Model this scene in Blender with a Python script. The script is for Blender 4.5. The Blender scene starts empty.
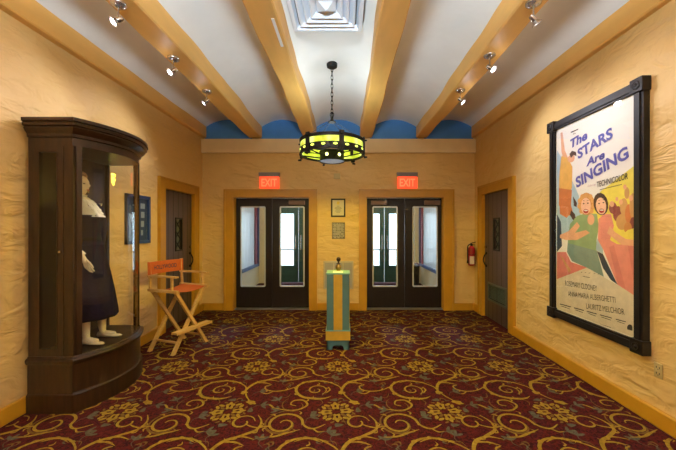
import bpy, bmesh, math, random
from mathutils import Vector, Matrix
random.seed(7)
PI = math.pi
C = bpy.context.scene.collection
CZ = 1.54          # camera height
F = 320.0          # focal length in pixels of the 676 px wide frame

# ------------------------------------------------------------------ materials
MATS = {}
def mat(name, col, rough=0.6, metal=0.0, var=0.0, vscale=8.0, col2=None, bump=0.0, bscale=20.0,
        bdist=0.01, stretch=(1, 1, 1), emit=None, estr=0.0, spec=0.5, coat=0.0, distort=0.0, sheen=0.0):
    m = bpy.data.materials.new(name); m.use_nodes = True
    nt = m.node_tree; b = nt.nodes['Principled BSDF']
    b.inputs['Roughness'].default_value = rough
    b.inputs['Metallic'].default_value = metal
    b.inputs['Specular IOR Level'].default_value = spec
    b.inputs['Coat Weight'].default_value = coat
    b.inputs['Coat Roughness'].default_value = 0.12
    if sheen: b.inputs['Sheen Weight'].default_value = sheen
    b.inputs['Base Color'].default_value = (*col, 1)
    tc = nt.nodes.new('ShaderNodeTexCoord'); mp = nt.nodes.new('ShaderNodeMapping')
    mp.inputs['Scale'].default_value = stretch
    nt.links.new(tc.outputs['Object'], mp.inputs['Vector'])
    if var > 0 or col2:
        n = nt.nodes.new('ShaderNodeTexNoise'); n.inputs['Scale'].default_value = vscale
        n.inputs['Detail'].default_value = 5; n.inputs['Distortion'].default_value = distort
        nt.links.new(mp.outputs['Vector'], n.inputs['Vector'])
        r = nt.nodes.new('ShaderNodeValToRGB')
        c2 = col2 or tuple(c * (1 - var) for c in col)
        r.color_ramp.elements[0].position = 0.35; r.color_ramp.elements[1].position = 0.65
        r.color_ramp.elements[0].color = (*c2, 1); r.color_ramp.elements[1].color = (*col, 1)
        nt.links.new(n.outputs['Fac'], r.inputs['Fac']); nt.links.new(r.outputs['Color'], b.inputs['Base Color'])
    if bump > 0:
        n = nt.nodes.new('ShaderNodeTexNoise'); n.inputs['Scale'].default_value = bscale
        n.inputs['Detail'].default_value = 4
        nt.links.new(mp.outputs['Vector'], n.inputs['Vector'])
        bp = nt.nodes.new('ShaderNodeBump'); bp.inputs['Strength'].default_value = bump
        bp.inputs['Distance'].default_value = bdist
        nt.links.new(n.outputs['Fac'], bp.inputs['Height']); nt.links.new(bp.outputs['Normal'], b.inputs['Normal'])
    if emit:
        b.inputs['Emission Color'].default_value = (*emit, 1); b.inputs['Emission Strength'].default_value = estr
    MATS[name] = m
    return m

def stucco(name, col, col2):
    """skip-trowel plaster: overlapping diagonal creases"""
    m = bpy.data.materials.new(name); m.use_nodes = True
    nt = m.node_tree; b = nt.nodes['Principled BSDF']
    b.inputs['Roughness'].default_value = 0.5; b.inputs['Specular IOR Level'].default_value = 0.3
    tc = nt.nodes.new('ShaderNodeTexCoord'); mp = nt.nodes.new('ShaderNodeMapping')
    mp.inputs['Rotation'].default_value = (0.6, 0.45, 0.2); mp.inputs['Scale'].default_value = (2.2, 2.2, 4.6)
    nt.links.new(tc.outputs['Object'], mp.inputs['Vector'])
    n = nt.nodes.new('ShaderNodeTexNoise'); n.inputs['Scale'].default_value = 1.6
    n.inputs['Detail'].default_value = 2.5; n.inputs['Distortion'].default_value = 1.6
    nt.links.new(mp.outputs['Vector'], n.inputs['Vector'])
    v = nt.nodes.new('ShaderNodeTexVoronoi'); v.feature = 'SMOOTH_F1'; v.inputs['Scale'].default_value = 2.0
    v.inputs['Smoothness'].default_value = 0.25
    mx = nt.nodes.new('ShaderNodeMixRGB'); mx.inputs['Fac'].default_value = 0.35
    nt.links.new(mp.outputs['Vector'], mx.inputs['Color1']); nt.links.new(n.outputs['Color'], mx.inputs['Color2'])
    nt.links.new(mx.outputs['Color'], v.inputs['Vector'])
    ad = nt.nodes.new('ShaderNodeMath'); ad.operation = 'ADD'
    nt.links.new(n.outputs['Fac'], ad.inputs[0]); nt.links.new(v.outputs['Distance'], ad.inputs[1])
    bp = nt.nodes.new('ShaderNodeBump'); bp.inputs['Strength'].default_value = 0.6; bp.inputs['Distance'].default_value = 0.036
    nt.links.new(ad.outputs[0], bp.inputs['Height'])
    n2 = nt.nodes.new('ShaderNodeTexNoise'); n2.inputs['Scale'].default_value = 1.1; n2.inputs['Detail'].default_value = 4
    nt.links.new(tc.outputs['Object'], n2.inputs['Vector'])
    r = nt.nodes.new('ShaderNodeValToRGB'); r.color_ramp.elements[0].position = 0.3; r.color_ramp.elements[1].position = 0.7
    r.color_ramp.elements[0].color = (*col2, 1); r.color_ramp.elements[1].color = (*col, 1)
    nt.links.new(n2.outputs['Fac'], r.inputs['Fac']); nt.links.new(r.outputs['Color'], b.inputs['Base Color'])
    nt.links.new(bp.outputs['Normal'], b.inputs['Normal'])
    return m

def glass(name, tint=(1, 1, 1), ior=1.45, refl=1.0):
    m = bpy.data.materials.new(name); m.use_nodes = True
    nt = m.node_tree; nt.nodes.clear()
    o = nt.nodes.new('ShaderNodeOutputMaterial'); mix = nt.nodes.new('ShaderNodeMixShader')
    t = nt.nodes.new('ShaderNodeBsdfTransparent'); t.inputs['Color'].default_value = (*tint, 1)
    g = nt.nodes.new('ShaderNodeBsdfGlossy'); g.inputs['Roughness'].default_value = 0.0
    g.inputs['Color'].default_value = (refl, refl, refl, 1)
    lw = nt.nodes.new('ShaderNodeLayerWeight'); lw.inputs['Blend'].default_value = 0.5
    pw = nt.nodes.new('ShaderNodeMath'); pw.operation = 'POWER'; pw.inputs[1].default_value = 4.5
    ma = nt.nodes.new('ShaderNodeMath'); ma.operation = 'MULTIPLY_ADD'; ma.inputs[1].default_value = .94; ma.inputs[2].default_value = .022
    nt.links.new(lw.outputs['Facing'], pw.inputs[0]); nt.links.new(pw.outputs[0], ma.inputs[0])
    nt.links.new(ma.outputs[0], mix.inputs[0]); nt.links.new(t.outputs[0], mix.inputs[1]); nt.links.new(g.outputs[0], mix.inputs[2])
    nt.links.new(mix.outputs[0], o.inputs['Surface'])
    return m

M_wall = stucco('wall_plaster', (0.73, 0.505, 0.205), (0.69, 0.465, 0.170))
M_trim = mat('painted_trim', (0.54, 0.265, 0.014), 0.42, var=0.12, vscale=6, bump=0.15, bscale=30, bdist=0.004)
M_band = mat('painted_band', (0.82, 0.64, 0.36), 0.5, var=0.08, vscale=3)
M_beam = mat('painted_beam', (0.78, 0.435, 0.11), 0.5, var=0.10, vscale=4, bump=0.25, bscale=5, bdist=0.012, stretch=(2, .6, 2))
M_vault = mat('vault_plaster', (0.84, 0.84, 0.82), 0.55, var=0.05, vscale=3, bump=0.35, bscale=9, bdist=0.01)
M_blue = mat('lunette_blue', (0.06, 0.25, 0.66), 0.6, var=0.1, vscale=5)
M_plain = mat('vestibule_paint', (0.80, 0.66, 0.42), 0.6, var=0.05)
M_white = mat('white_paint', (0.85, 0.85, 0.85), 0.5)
M_carpet = mat('carpet_ground', (0.080, 0.008, 0.006), 0.95, col2=(0.020, 0.003, 0.004), vscale=34, bump=0.4, bscale=220, bdist=0.004, spec=0.12, distort=1.5)
M_gold = mat('carpet_gold', (0.27, 0.170, 0.018), 0.95, var=0.35, vscale=40, bump=0.4, bscale=220, bdist=0.004, spec=0.1)
M_sage = mat('carpet_sage', (0.085, 0.075, 0.045), 0.95, var=0.35, vscale=40, bump=0.4, bscale=220, bdist=0.004, spec=0.1)
M_dkgold = mat('carpet_bronze', (0.14, 0.075, 0.016), 0.95, var=0.35, vscale=40, spec=0.1)
M_darkdoor = mat('espresso_wood', (0.012, 0.006, 0.005), 0.45, spec=.3, var=0.35, vscale=5, stretch=(8, 8, .6))
M_cab = mat('cabinet_walnut', (0.034, 0.013, 0.005), 0.32, col2=(0.014, 0.0055, 0.0025), vscale=6, stretch=(5, 5, .7), spec=.4, coat=0.12)
M_cabd = mat('cabinet_back', (0.030, 0.014, 0.009), 0.5, var=0.3)
M_plank = mat('grey_plank', (0.085, 0.050, 0.042), 0.35, col2=(0.066, 0.040, 0.033), vscale=5, stretch=(6, 12, .5))
M_groove = mat('groove', (0.03, 0.018, 0.012), 0.7)
M_iron = mat('black_iron', (0.010, 0.009, 0.008), 0.5, spec=.3)
M_lace = mat('painted_iron_oval', (0.5, 0.55, 0.1), 0.5, emit=(0.75, 0.95, 0.12), estr=2.0)
M_mica = mat('lit_mica', (0.6, 0.7, 0.08), 0.4, emit=(0.66, 0.80, 0.045), estr=1.0)
_nt = M_mica.node_tree; _n = _nt.nodes.new('ShaderNodeTexNoise'); _n.inputs['Scale'].default_value = 5.5
_tc = _nt.nodes.new('ShaderNodeTexCoord'); _nt.links.new(_tc.outputs['Object'], _n.inputs['Vector'])
_r = _nt.nodes.new('ShaderNodeValToRGB'); _e = _r.color_ramp.elements
_e[0].position = .36; _e[0].color = (.20, .27, .008, 1); _e[1].position = .66; _e[1].color = (1.0, 1.1, .35, 1)
_m = _e.new(.5); _m.color = (.55, .68, .03, 1)
_nt.links.new(_n.outputs['Fac'], _r.inputs['Fac']); _nt.links.new(_r.outputs['Color'], _nt.nodes['Principled BSDF'].inputs['Emission Color'])
M_mica2 = mat('lit_mica_hot', (0.8, 0.9, 0.3), 0.4, emit=(0.95, 1.0, 0.30), estr=3.5)
M_crystal = mat('ribbed_glass', (0.35, 0.45, 0.6), 0.15, emit=(0.35, 0.5, 0.7), estr=0.35, bump=0.6, bscale=60)
M_steel = mat('brushed_steel', (0.55, 0.53, 0.52), 0.25, metal=0.9)
M_bulb = mat('halogen', (1, 1, 1), 0.3, emit=(1, 0.93, 0.82), estr=40)
M_vent = mat('vent_metal', (0.80, 0.88, 1.0), 0.3, spec=0.6)
M_ventdark = mat('vent_shadow', (0.25, 0.27, 0.3), 0.6)
M_glass = glass('clear_glass')
M_glassdoor = glass('door_glass', (0.93, 0.97, 0.98))
M_gtrim = mat('glazing_bead', (0.55, 0.60, 0.68), 0.3, metal=0.2)
M_closer = mat('bronze_closer', (0.13, 0.075, 0.05), 0.45, metal=0.3)
M_sill = mat('aluminium_sill', (0.5, 0.5, 0.55), 0.3, metal=0.8)
M_green = mat('green_door', (0.035, 0.115, 0.085), 0.45, var=0.2)
M_maroon = mat('maroon_paint', (0.20, 0.012, 0.02), 0.5)
M_navyframe = mat('navy_frame', (0.015, 0.045, 0.16), 0.4)
M_redface = mat('exit_face', (0.8, 0.05, 0.02), 0.4, emit=(1.0, 0.085, 0.018), estr=1.0)
M_redlet = mat('exit_letter', (0.9, 0.2, 0.1), 0.4, emit=(1.0, 0.19, 0.07), estr=1.1)
M_greybox = mat('grey_housing', (0.22, 0.19, 0.19), 0.5)
M_tealp = mat('teal_paint', (0.075, 0.17, 0.15), 0.45, var=0.15, vscale=10)
M_tealt = mat('teal_top', (0.14, 0.34, 0.31), 0.4)
M_goldp = mat('gold_paint', (0.60, 0.36, 0.03), 0.45, var=0.15, vscale=10)
M_orange = mat('orange_canvas', (0.50, 0.105, 0.012), 0.85, var=0.12, vscale=30, bump=0.2, bscale=150, bdist=0.002)
M_maple = mat('light_wood', (0.64, 0.39, 0.13), 0.4, var=0.18, vscale=6, stretch=(3, 3, 12))
M_ink = mat('dark_ink', (0.05, 0.03, 0.06), 0.7)
M_bronze = mat('dark_bronze', (0.05, 0.024, 0.012), 0.3, metal=0.7)
M_brass = mat('antique_brass', (0.32, 0.20, 0.05), 0.3, metal=0.8)
M_red = mat('extinguisher_red', (0.30, 0.006, 0.010), 0.3)
M_paper = mat('paper_label', (0.62, 0.50, 0.42), 0.7)
M_frameblk = mat('ebonised_frame', (0.010, 0.006, 0.005), 0.5, var=0.4, vscale=4, stretch=(10, 1, 10), spec=.35)
M_poster = mat('poster_paper', (0.86, 0.82, 0.72), 0.6, var=0.04, vscale=3)
M_ivory = mat('ivory_plate', (0.50, 0.38, 0.17), 0.5)
M_slot = mat('socket_slot', (0.05, 0.04, 0.02), 0.6)
M_skin = mat('mannequin_skin', (0.78, 0.68, 0.52), 0.4, var=0.05)
M_navy = mat('navy_wool', (0.024, 0.020, 0.052), 0.9, var=0.3, vscale=30, spec=.15)
M_lacew = mat('white_lace', (0.85, 0.83, 0.80), 0.8, bump=0.5, bscale=90, bdist=0.004)
M_hair = mat('blond_hair', (0.50, 0.36, 0.20), 0.55, col2=(0.20, 0.13, 0.07), vscale=14, stretch=(1, 1, 6), bump=0.6, bscale=40)
M_felt = mat('black_felt', (0.012, 0.010, 0.014), 0.9)
M_shoe = mat('pale_shoe', (0.56, 0.48, 0.34), 0.45)
M_lip = mat('mannequin_lip', (0.42, 0.10, 0.08), 0.4)
M_eye = mat('mannequin_eye', (0.05, 0.03, 0.03), 0.4)

# ------------------------------------------------------------------ helpers
def box(bm, x0, x1, y0, y1, z0, z1, mi=0):
    r = bmesh.ops.create_cube(bm, size=1)
    vs = r['verts']
    for v in vs:
        v.co = Vector(((x0 + x1) / 2 + v.co.x * (x1 - x0), (y0 + y1) / 2 + v.co.y * (y1 - y0), (z0 + z1) / 2 + v.co.z * (z1 - z0)))
    fs = {f for v in vs for f in v.link_faces}
    for f in fs: f.material_index = mi
    return vs
def B(*a, **k):
    bm = bmesh.new(); box(bm, *a, **k); return bm
def bevel(bm, w, seg=2):
    bmesh.ops.bevel(bm, geom=list(bm.edges), offset=w, segments=seg, affect='EDGES', profile=0.6, clamp_overlap=True)
    return bm
def bar(bm, a, b, w, h=None, up=(0, 0, 1)):
    """rectangular bar from a to b"""
    a = Vector(a); b = Vector(b); d = b - a; L = d.length; h = h or w
    d.normalize(); u = Vector(up)
    if abs(d.dot(u)) > 0.98: u = Vector((1, 0, 0))
    s = d.cross(u).normalized(); u = s.cross(d).normalized()
    r = bmesh.ops.create_cube(bm, size=1)
    for v in r['verts']:
        v.co = a + d * ((v.co.z + .5) * L) + s * (v.co.x * w) + u * (v.co.y * h)
    return r['verts']
def cyl(bm, a, b, r1, r2=None, seg=16, caps=True):
    a = Vector(a); b = Vector(b); r2 = r1 if r2 is None else r2
    d = (b - a); L = d.length; q = d.to_track_quat('Z', 'Y')
    res = bmesh.ops.create_cone(bm, cap_ends=caps, segments=seg, radius1=max(r1, 1e-5), radius2=max(r2, 1e-5), depth=L)
    mt = Matrix.Translation((a + b) / 2) @ q.to_matrix().to_4x4()
    bmesh.ops.transform(bm, matrix=mt, verts=res['verts'])
    return res['verts']
def lathe(bm, prof, seg=24, c=(0, 0, 0), mtx=None):
    rings = []
    for r, z in prof:
        rings.append([bm.verts.new((c[0] + r * math.cos(2 * PI * i / seg), c[1] + r * math.sin(2 * PI * i / seg), c[2] + z)) for i in range(seg)])
    for k in range(len(rings) - 1):
        for i in range(seg):
            bm.faces.new((rings[k][i], rings[k][(i + 1) % seg], rings[k + 1][(i + 1) % seg], rings[k + 1][i]))
    for ring, rev in ((rings[0], True), (rings[-1], False)):
        try: bm.faces.new(list(reversed(ring)) if rev else ring)
        except ValueError: pass
    if mtx is not None:
        bmesh.ops.transform(bm, matrix=mtx, verts=[v for r in rings for v in r])
    return bm
def torus(bm, c, R, r, mtx=None, sx=1, sy=1, seg=20, ms=8):
    vs = []
    for i in range(seg):
        a = 2 * PI * i / seg
        row = []
        for j in range(ms):
            t = 2 * PI * j / ms
            p = Vector(((R + r * math.cos(t)) * math.cos(a) * sx, (R + r * math.cos(t)) * math.sin(a) * sy, r * math.sin(t)))
            if mtx is not None: p = mtx @ p
            row.append(bm.verts.new(p + Vector(c)))
        vs.append(row)
    for i in range(seg):
        for j in range(ms):
            bm.faces.new((vs[i][j], vs[(i + 1) % seg][j], vs[(i + 1) % seg][(j + 1) % ms], vs[i][(j + 1) % ms]))
def tube(bm, pts, r, seg=8):
    """tube through points; r scalar or list"""
    n = len(pts); pts = [Vector(p) for p in pts]; rs = r if isinstance(r, (list, tuple)) else [r] * n
    rows = []; prev = None
    for i, p in enumerate(pts):
        t = (pts[min(i + 1, n - 1)] - pts[max(i - 1, 0)]).normalized()
        u = prev if prev is not None else (Vector((0, 0, 1)) if abs(t.z) < .9 else Vector((1, 0, 0)))
        u = (u - t * u.dot(t)).normalized(); prev = u; s = t.cross(u)
        rows.append([bm.verts.new(p + (u * math.cos(2 * PI * k / seg) + s * math.sin(2 * PI * k / seg)) * rs[i]) for k in range(seg)])
    for i in range(n - 1):
        for k in range(seg):
            bm.faces.new((rows[i][k], rows[i][(k + 1) % seg], rows[i + 1][(k + 1) % seg], rows[i + 1][k]))
    bm.faces.new(list(reversed(rows[0]))); bm.faces.new(rows[-1])
def obj(name, bm, m, parent=None, smooth=False, off=None, angle=40):
    """off: location of the thing, when bm is in room coordinates"""
    if off is not None:
        bmesh.ops.translate(bm, verts=bm.verts, vec=-Vector(off))
    bmesh.ops.recalc_face_normals(bm, faces=bm.faces)
    me = bpy.data.meshes.new(name); bm.to_mesh(me); bm.free()
    for mm in (m if isinstance(m, (list, tuple)) else [m]): me.materials.append(mm)
    if smooth:
        for p in me.polygons: p.use_smooth = True
        try: me.set_sharp_from_angle(angle=math.radians(angle))
        except Exception: pass
    o = bpy.data.objects.new(name, me); C.objects.link(o)
    if parent is not None: o.parent = parent
    return o
def tag(o, label, cat=None, group=None, kind=None):
    o['label'] = label
    if cat: o['category'] = cat
    if group: o['group'] = group
    if kind: o['kind'] = kind
    return o
def thing(name, label, cat, loc=(0, 0, 0), rz=0, group=None, kind=None):
    o = bpy.data.objects.new(name, None); C.objects.link(o); o.empty_display_size = 0.1
    o.location = loc; o.rotation_euler = (0, 0, rz)
    return tag(o, label, cat, group, kind)
def struct(name, bm, m, label, cat, smooth=False):
    return tag(obj(name, bm, m, smooth=smooth), label, cat, kind='structure')
def dup(root, loc=None, label=None):
    r = root.copy(); C.objects.link(r)
    if loc is not None: r.location = loc
    if label: r['label'] = label
    for ch in list(root.children):
        c = ch.copy(); C.objects.link(c); c.parent = r
        for g in list(ch.children):
            d = g.copy(); C.objects.link(d); d.parent = c
    return r
def catmull(pts, n=6):
    out = []; P = [pts[0]] + list(pts) + [pts[-1]]
    for i in range(1, len(P) - 2):
        p0, p1, p2, p3 = P[i - 1], P[i], P[i + 1], P[i + 2]
        for k in range(n):
            t = k / n
            out.append(tuple(0.5 * ((2 * b) + (-a + c) * t + (2 * a - 5 * b + 4 * c - d) * t * t + (-a + 3 * b - 3 * c + d) * t ** 3)
                             for a, b, c, d in zip(p0, p1, p2, p3)))
    out.append(tuple(pts[-1])); return out
def text_mesh(s, shear=0.0, bold=0.0):
    cu = bpy.data.curves.new('txt', 'FONT'); cu.body = s; cu.size = 1; cu.shear = shear; cu.offset = bold
    cu.resolution_u = 3
    t = bpy.data.objects.new('txt', cu); C.objects.link(t)
    bpy.context.view_layer.update()
    me = bpy.data.meshes.new_from_object(t.evaluated_get(bpy.context.evaluated_depsgraph_get()))
    bpy.data.objects.remove(t); bpy.data.curves.remove(cu)
    xs = [v.co.x for v in me.vertices]; ys = [v.co.y for v in me.vertices]
    return me, min(xs), max(xs), min(ys), max(ys)
def text_on(bm, s, org, ux, uy, width, height, shear=0.0, bold=0.0, mi=0):
    """flat lettering: org lower-left corner, ux/uy unit directions in the plane"""
    me, x0, x1, y0, y1 = text_mesh(s, shear, bold)
    n = len(bm.verts); org = Vector(org); ux = Vector(ux); uy = Vector(uy)
    vs = [bm.verts.new(org + ux * ((v.co.x - x0) / (x1 - x0) * width) + uy * ((v.co.y - y0) / (y1 - y0) * height)) for v in me.vertices]
    for p in me.polygons:
        try:
            f = bm.faces.new([vs[i] for i in p.vertices]); f.material_index = mi
        except ValueError: pass
    bpy.data.meshes.remove(me)

XL, XR, YB, YF = -2.69, 2.45, 6.04, -2.6     # room: left, right, back, front walls
ZB, ZS, ZC = 3.25, 3.44, 3.59                # beam underside, vault spring, vault crown

# ------------------------------------------------------------------ floor with woven scroll carpet
ZI = [0]
def ribbon(bm, pts, w0, wm, w1, ox, oy, z, mi, n=5, x_lim=None):
    ZI[0] = (ZI[0] + 1) % 19; z += ZI[0] * .00004; w0 *= .72; wm *= .78; w1 *= .72
    P = catmull(pts, n); m = len(P); rows = []
    for i, p in enumerate(P):
        a = P[max(i - 1, 0)]; b = P[min(i + 1, m - 1)]
        dx, dy = b[0] - a[0], b[1] - a[1]; l = math.hypot(dx, dy) or 1
        t = i / (m - 1)
        w = (w0 + (wm - w0) * t * 2) if t < .5 else (wm + (w1 - wm) * (t - .5) * 2)
        nx, ny = -dy / l * w / 2, dx / l * w / 2
        rows.append(((ox + p[0] + nx, oy + p[1] + ny), (ox + p[0] - nx, oy + p[1] - ny)))
    for (a, b), (c, d) in zip(rows, rows[1:]):
        q = [a, b, d, c]
        if any(not (XL + .05 < x < XR - .05 and YF + .05 < y < YB - .02) for x, y in q): continue
        f = bm.faces.new([bm.verts.new((x, y, z)) for x, y in q]); f.material_index = mi
def blob(bm, cx, cy, rx, ry, ang, z, mi, n=10, lobes=0, amp=0):
    ZI[0] = (ZI[0] + 1) % 19; z += ZI[0] * .00004
    pts = []
    for i in range(n):
        a = 2 * PI * i / n; k = 1 + amp * math.cos(lobes * a)
        x, y = rx * k * math.cos(a), ry * k * math.sin(a)
        pts.append((cx + x * math.cos(ang) - y * math.sin(ang), cy + x * math.sin(ang) + y * math.cos(ang)))
    if any(not (XL + .05 < x < XR - .05 and YF + .05 < y < YB - .02) for x, y in pts): return
    f = bm.faces.new([bm.verts.new((x, y, z)) for x, y in pts]); f.material_index = mi
def spiral(cx, cy, r0, r1, a0, turns, n=12):
    return [(cx + (r0 + (r1 - r0) * i / n) * math.cos(a0 + turns * 2 * PI * i / n), cy + (r0 + (r1 - r0) * i / n) * math.sin(a0 + turns * 2 * PI * i / n)) for i in range(n + 1)]
bm = bmesh.new()
box(bm, XL - .22, XR + .22, YF, YB + 3.2, -.06, 0)
TX, TY = 0.912, 0.885
Z1, Z2, Z3 = .0006, .0014, .0022
for ix in range(-4, 4):
    for iy in range(-6, 5):
        ox = -0.074 + ix * TX; oy = 2.69 + iy * TY
        R = lambda pts, a, b, c, mi=1, z=Z2: ribbon(bm, pts, a, b, c, ox, oy, z, mi)
        # main acanthus scroll and its inner curl
        R([(.04, .34), (.015, .43), (-.12, .53), (-.28, .535), (-.38, .45), (-.385, .33), (-.305, .23), (-.16, .20)], .012, .030, .045)
        R([(-.30, .50), (-.20, .545), (-.10, .50)], .004, .030, .004)
        R(spiral(-.20, .36, .105, .02, -.9, 1.35), .012, .022, .010)
        R([(-.11, .30), (-.07, .36), (-.09, .42)], .004, .022, .004)
        R([(-.16, .20), (-.10, .215), (-.05, .25)], .040, .022, .002)
        # right leaf and Y junction
        R([(.04, .28), (.05, .40), (.11, .51), (.215, .56), (.32, .53)], .026, .040, .006)
        R([(.10, .50), (.19, .50), (.27, .46)], .020, .024, .003)
        R([(.04, .36), (.08, .25), (.14, .16)], .020, .018, .012)
        blob(bm, ox + .155, oy + .14, .050, .028, -.5, Z3, 1, 20, 5, .16)
        blob(bm, ox + .04, oy + .31, .032, .026, 0, Z3, 1, 18, 3, .2)
        # link stem running into the next repeat
        R([(.52, .43), (.42, .355), (.31, .335), (.23, .37), (.215, .43), (.26, .455)], .014, .022, .016)
        R([(.31, .335), (.26, .29), (.20, .31)], .014, .020, .003)
        # pair of facing volutes
        R([(-.54, .055), (-.42, .02), (-.32, .03), (-.255, .10), (-.30, .175), (-.38, .17), (-.40, .11), (-.35, .085)], .012, .026, .012)
        R(spiral(-.355, .10, .135, .05, 2.2, .75), .004, .022, .006, 4, Z1)
        R(spiral(-.41, -.17, .155, .03, -.1, 1.45, 18), .030, .026, .012)
        R(spiral(-.41, -.17, .185, .07, 1.3, .85), .004, .028, .004, 4, Z1)
        R([(-.56, -.33), (-.46, -.325), (-.36, -.28), (-.27, -.24)], .004, .030, .006)
        R([(-.54, .055), (-.58, .10), (-.64, .11)], .026, .020, .003)
        # acanthus barbs along the big scrolls
        for (qx, qy, qa) in ((-.05, .50, 2.6), (-.20, .55, 2.9), (-.33, .52, 3.6), (-.40, .42, 4.2), (-.39, .30, 4.9), (-.24, .205, .4), (.16, .53, .2), (.24, .33, 1.0), (.42, .36, .9), (.29, -.28, .2), (.33, -.20, .9), (-.54, -.22, 4.0), (-.50, -.06, 2.2), (-.30, -.04, 1.2), (-.27, .16, .9), (-.20, .46, .6), (-.12, .40, -.3), (-.48, -.32, 1.2), (.10, -.39, .9)):
            R([(qx, qy), (qx + .026 * math.cos(qa), qy + .026 * math.sin(qa)), (qx + .048 * math.cos(qa + .7), qy + .048 * math.sin(qa + .7))], .020, .016, .002)
        # lower right branch with its curl
        R([(.04, -.53), (.10, -.39), (.22, -.31), (.31, -.24), (.32, -.14), (.27, -.05)], .020, .036, .008)
        R(spiral(.17, -.15, .10, .035, .2, 1.05), .010, .026, .016)
        R([(.31, -.22), (.25, -.20), (.20, -.17)], .022, .018, .006)
        R([(.31, -.22), (.39, -.20), (.43, -.24)], .022, .018, .003)
        # small hook
        R([(-.27, -.10), (-.245, -.19), (-.17, -.23), (-.08, -.175)], .012, .026, .010)
        R([(-.17, -.23), (-.13, -.27), (-.08, -.26)], .018, .016, .002)
        # blossom: four double petals with darker eyes
        for k in range(4):
            a = k * PI / 2 + .12
            ca, sa = math.cos(a), math.sin(a)
            blob(bm, ox + ca * .088, oy + sa * .088, .054, .036, a, Z2, 1, 24, 5, .2)
            blob(bm, ox + ca * .080, oy + sa * .080, .020, .010, a, Z3 + .0009, 0, 8)
            for s in (-1, 1):
                b2 = a + s * .62
                blob(bm, ox + math.cos(b2) * .122, oy + math.sin(b2) * .122, .030, .016, b2 + s * .5, Z2, 1, 8)
                blob(bm, ox + math.cos(a + s * .3) * .150, oy + math.sin(a + s * .3) * .150, .020, .010, a + s * 1.1, Z2, 4, 8)
            b3 = a + PI / 4
            blob(bm, ox + math.cos(b3) * .075, oy + math.sin(b3) * .075, .028, .014, b3, Z2, 4, 8)
            blob(bm, ox + ca * .185, oy + sa * .185, .036, .022, a + PI / 2, Z1, 3, 9, 3, .25)
        # three-lobed sage leaves
        for lx, ly, la in ((.19, .33, .3), (.26, .10, .1), (-.52, .18, 2.3), (-.02, -.31, 1.2), (.37, -.36, 1.5), (-.20, -.08, .6), (.42, .02, 2.8), (-.06, .62, .2)):
            for q in (-.95, 0, .95):
                blob(bm, ox + lx + math.cos(la + q) * .030, oy + ly + math.sin(la + q) * .030, .040, .013, la + q, Z2, 3, 8)
            R([(lx, ly), (lx - math.cos(la) * .04, ly - math.sin(la) * .04), (lx - math.cos(la + .5) * .09, ly - math.sin(la + .5) * .09)], .010, .006, .004, 3, Z1)
        for (lx, ly, la) in ((-.10, .30, 1.2), (-.46, .45, 2.0), (.36, .52, .4), (.34, .20, -.6), (-.12, -.36, 2.4), (.12, -.05, .8), (-.44, -.42, 1.7), (.06, .20, 2.9), (-.25, .33, .2), (.42, -.10, 1.4), (.24, -.42, 2.2), (-.33, -.28, .9)):
            R([(lx, ly), (lx + .035 * math.cos(la), ly + .035 * math.sin(la)), (lx + .055 * math.cos(la + .8), ly + .055 * math.sin(la + .8))], .004, .022, .002, 4, Z1)
            R([(lx, ly), (lx + .03 * math.cos(la + 2), ly + .03 * math.sin(la + 2)), (lx + .05 * math.cos(la + 2.8), ly + .05 * math.sin(la + 2.8))], .004, .018, .002, 3, Z1)
        # fine dark tendrils woven into the ground
        for (a, b, t) in ((.40, .22, .2), (-.15, .09, 1.1), (.02, .45, 2.0), (.10, -.06, 4)):
            R([(a, b), (a + .06 * math.cos(t), b + .06 * math.sin(t)), (a + .12 * math.cos(t + .6), b + .12 * math.sin(t + .6))], .002, .010, .002, 4, Z1)
struct('floor', bm, [M_carpet, M_gold, M_gold, M_sage, M_dkgold], 'dark red carpet woven with gold scrolls, blossoms and sage leaves', 'floor')

# ------------------------------------------------------------------ walls
def wall_x(name, x0, x1, mat_, openings, label):
    bm = bmesh.new(); y = YF
    e = (x0 - .06, x0) if x0 < 0 else (x1, x1 + .06)
    box(bm, e[0], e[1], 4.5, 5.9, -.06, 2.4)  # unseen backing added behind the side door to block leaking light
    for (a, b, zt) in openings:
        box(bm, x0, x1, y, a, 0, 3.62); box(bm, x0, x1, a, b, zt, 3.62); y = b
    box(bm, x0, x1, y, YB + .15, 0, 3.62)
    return struct(name, bm, mat_, label, 'wall')
wall_x('wall_left', XL - .15, XL, M_wall, [(4.745, 5.655, 2.15)], 'yellow troweled plaster wall behind the curved display cabinet')
wall_x('wall_right', XR, XR + .15, M_wall, [(4.745, 5.655, 2.15)], 'yellow troweled plaster wall holding the big framed film poster')
# back wall with two double-door openings
DL = (-2.105, -0.665); DR = (0.40, 1.865); DH = 2.135
bm = bmesh.new()
for a, b in ((XL, DL[0]), (DL[1], DR[0]), (DR[1], XR)): box(bm, a, b, YB, YB + .15, 0, 3.215)
for a, b in (DL, DR): box(bm, a, b, YB, YB + .15, DH, 3.215)
box(bm, XL - .15, XR + .15, YB + .117, YB + .15, 3.2, 3.62)
wb = struct('wall_back', bm, M_wall, 'yellow plaster end wall between the two pairs of dark double doors', 'wall')
struct('wall_front', B(XL - .15, XR + .15, YF - .15, YF, 0, 3.62), M_wall, 'yellow plaster wall at the near end of the lobby', 'wall')

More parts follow.
